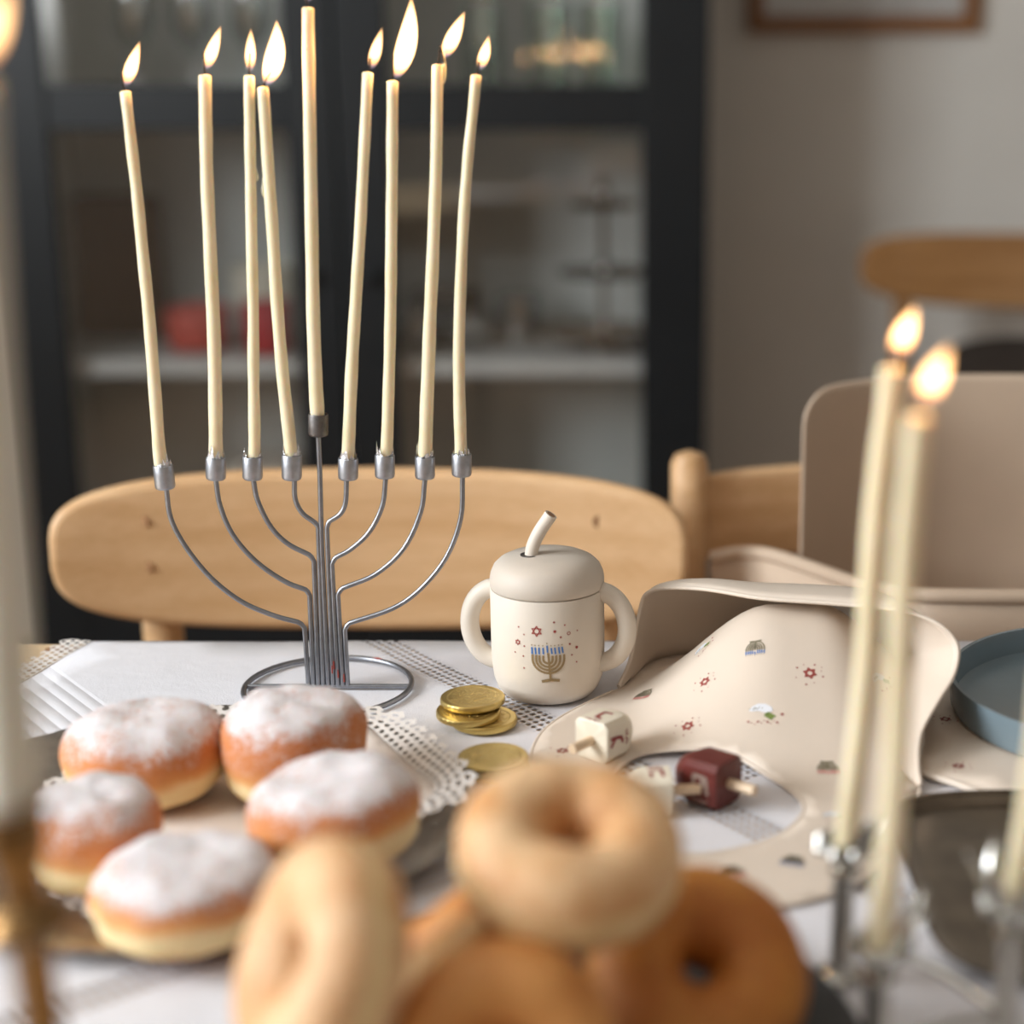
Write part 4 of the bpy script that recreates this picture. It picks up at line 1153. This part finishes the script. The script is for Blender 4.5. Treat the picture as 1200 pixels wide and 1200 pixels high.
for (xa, xb, ia, ib) in ((XL, XM - .002, kx(80), kx(350)), (XM + .002, XR, kx(465), kx(752))):
    dr = obj('door', G().box((xa, KY - .002, .10), (ia, KY + .022, ZT - .005)).box((ib, KY - .002, .10), (xb, KY + .022, ZT - .005))
             .box((ia, KY, .10), (ib, KY + .02, zlow)).box((ia, KY, zr0), (ib, KY + .02, zr1)).box((ia, KY, ZT - .09), (ib, KY + .02, ZT - .005)), 'blackpaint', cb, smooth=0, bevel=.003)
    obj('pane', G().box((ia - .004, KY + .008, zlow - .004), (ib + .004, KY + .011, zr0 + .004)), 'pane', dr, smooth=0)
    obj('pane', G().box((ia - .004, KY + .008, zr1 - .004), (ib + .004, KY + .011, ZT - .086)), 'pane', dr, smooth=0)
    kxp = XM - .05 if xa == XL else XM + .05
    obj('knob', G().lathe([(.004, 0), (.004, .012), (.011, .016), (.012, .024), (.006, .029), (.0005, .030)], (kxp, KY - .002, .80), 20, Vector((0, -1, 0))), 'blackpaint', dr)

def vessel(name, label, cat, x, y, z, prof, mat, group=None, n=40):
    o = obj(name, G().lathe(prof, (x, y, z), n), mat, loc=(x, y, z)); tag(o, label, cat, group); return o
def bowlp(r, h, t=.006): return [(r * .45, 0), (r * .5, .003), (r * .8, h * .35), (r * .97, h * .75), (r, h), (r - t * .5, h + .001), (r - t, h - .001), (r * .74, h * .38), (r * .4, .008), (.001, .007)]
def potp(r, h, t=.005): return [(r * .8, 0), (r * .9, .004), (r * .98, h * .5), (r, h), (r - t * .5, h + .001), (r - t, h - .001), (r * .88, .012), (.001, .008)]
YB = KY + .17
def X(px, Y=YB): return atY(px, 400, Y).x
vessel('red_bowl', 'brick red ceramic pot on the cabinet shelf beside the brown board', 'pot', X(234), YB, SZT + .001, potp(.058, .074), 'terracotta')
vessel('red_pot', 'cherry red ceramic pot on the cabinet shelf near the centre stile', 'pot', X(322), YB - .05, SZT + .001, potp(.042, .09), 'cherry')
vessel('cream_bowl', 'cream bowl stacked behind the red pots in the cabinet', 'bowl', X(298), YB + .11, SZT + .001, [(r, z) for r, z in potp(.06, .135)], 'cream')
o = obj('cutting_board', G().box((X(98, YB + .14), YB + .13, SZT + .001), (X(196, YB + .14), YB + .155, SZT + .26)), 'brownboard', loc=(X(150), YB + .14, SZT), smooth=0, bevel=.006)
tag(o, 'dark brown wooden board standing at the back of the cabinet shelf', 'board')
for i, (dz, w_) in enumerate(((0, .075), (.04, .07), (.08, .06))):
    o = obj('folded_linen', bent_slab(rrect(-w_, w_, 0, .036, .016), .15, .014, lambda x: 0, lambda v, dz=dz: Vector((v.x + X(300), v.y + YB, v.z + .3295 + dz))), 'linen', loc=(X(300), YB, .33 + dz), smooth=60)
    tag(o, ['folded pale linen at the bottom of the cabinet pile', 'folded pale linen in the middle of the cabinet pile', 'folded pale linen on top of the cabinet pile'][i], 'linen', 'folded linens in the cabinet')
# raise lower shelf pile so that it shows above the chair
sx_ = X(708)
st = thing('cake_stand', 'three-tier silver cake stand on the cabinet shelf', 'cake stand', (sx_, YB, SZT + .001))
ztop_ = atY(708, 205, YB).z
obj('stem', G().lathe([(.001, SZT + .001), (.04, SZT + .001), (.04, SZT + .006), (.008, SZT + .012), (.0065, ztop_ - .03), (.012, ztop_ - .02), (.014, ztop_ - .008), (.004, ztop_)], (sx_, YB, 0), 24), 'silver', st)
for py, r in ((243, .062), (322, .085), (392, .105)):
    z = atY(708, py, YB).z
    obj('tier', G().lathe([(.007, z), (r * .9, z), (r, z + .008), (r - .003, z + .009), (r * .88, z + .003), (.007, z + .003)], (sx_, YB, 0), 48), 'tray', st)
for py in (228, 316, 380):
    z = atY(708, py, YB).z
    obj('finial', G().lathe([(.006, z - .014), (.013, z - .006), (.014, z), (.012, z + .007), (.006, z + .013)], (sx_, YB, 0), 24), 'silver', st)
for i, (px, r, h, dy, lb) in enumerate(((487, .038, .07, 0, 'short clear tumbler beside the cabinet centre stile'), (550, .06, .05, .02, 'wide clear glass bowl on the cabinet shelf'), (605, .042, .085, .08, 'taller clear glass jar behind the glass bowl'))):
    vessel('glass_bowl', lb, 'glassware', X(px), YB + dy, SZT + .001, bowlp(r, h, .004) if i == 1 else potp(r, h, .004), 'glassware', 'glassware on the cabinet shelf')
vessel('silver_bowl', 'small dark silver bowl on the cabinet shelf behind the tumbler', 'bowl', X(520, YB + .1), YB + .13, SZT + .001, bowlp(.065, .085), 'tray')
def wine(r, h): return [(.034, 0), (.034, .002), (.006, .006), (.004, .02), (.004, h * .42), (.012, h * .46), (r, h * .68), (r * .95, h), (r * .95 - .002, h), (r - .002, h * .68), (.008, h * .48), (.001, h * .475)]
for i, px in enumerate((188, 253, 318)):
    vessel('wine_glass', ['stemmed glass on the upper cabinet shelf, nearest the cabinet side', 'middle stemmed glass of the three on the upper cabinet shelf', 'stemmed glass on the upper cabinet shelf, nearest the centre stile'][i], 'glass',
           X(px), YB - .02, SHT + .001, wine(.036, .19), 'glassware', 'stemmed glasses on the upper shelf')
for i, px in enumerate((572, 648, 706)):
    vessel('tall_glass', ['greenish ribbed tall glass nearest the centre stile', 'greenish ribbed tall glass between two others', 'greenish ribbed tall glass nearest the cabinet side'][i], 'glass',
           X(px), YB - .02 * (i - 1), SHT + .001, [(.03, 0), (.032, .004), (.037, .17), (.035, .17), (.030, .008), (.001, .007)], 'greenglass', 'tall green glasses on the upper shelf')

# ------------------------------------------------------------------ picture
pl, prr = atY(876, 20, WY).x, atY(1146, 20, WY).x; zb_p = atY(1000, 38, WY).z
pf = thing('framed_picture', 'framed picture with brown wood frame hanging on the wall', 'picture', ((pl + prr) / 2, WY - .01, zb_p))
fw_ = .03; ph_ = .6
obj('frame', G().box((pl, WY - .025, zb_p), (prr, WY - .001, zb_p + fw_)).box((pl, WY - .025, zb_p + ph_ - fw_), (prr, WY - .001, zb_p + ph_)).box((pl, WY - .025, zb_p + fw_), (pl + fw_, WY - .001, zb_p + ph_ - fw_)).box((prr - fw_, WY - .025, zb_p + fw_), (prr, WY - .001, zb_p + ph_ - fw_)), 'frame', pf, smooth=0, bevel=.002)
obj('mount', G().box((pl + fw_, WY - .012, zb_p + fw_), (prr - fw_, WY - .002, zb_p + ph_ - fw_)), 'paper', pf, smooth=0)
obj('picture_print', G().box((pl + .1, WY - .0135, zb_p + .12), (prr - .1, WY - .012, zb_p + ph_ - .12)), 'picprint', pf, smooth=0)
obj('picture_glass', G().box((pl + fw_, WY - .018, zb_p + fw_), (prr - fw_, WY - .016, zb_p + ph_ - fw_)), 'pane', pf, smooth=0)
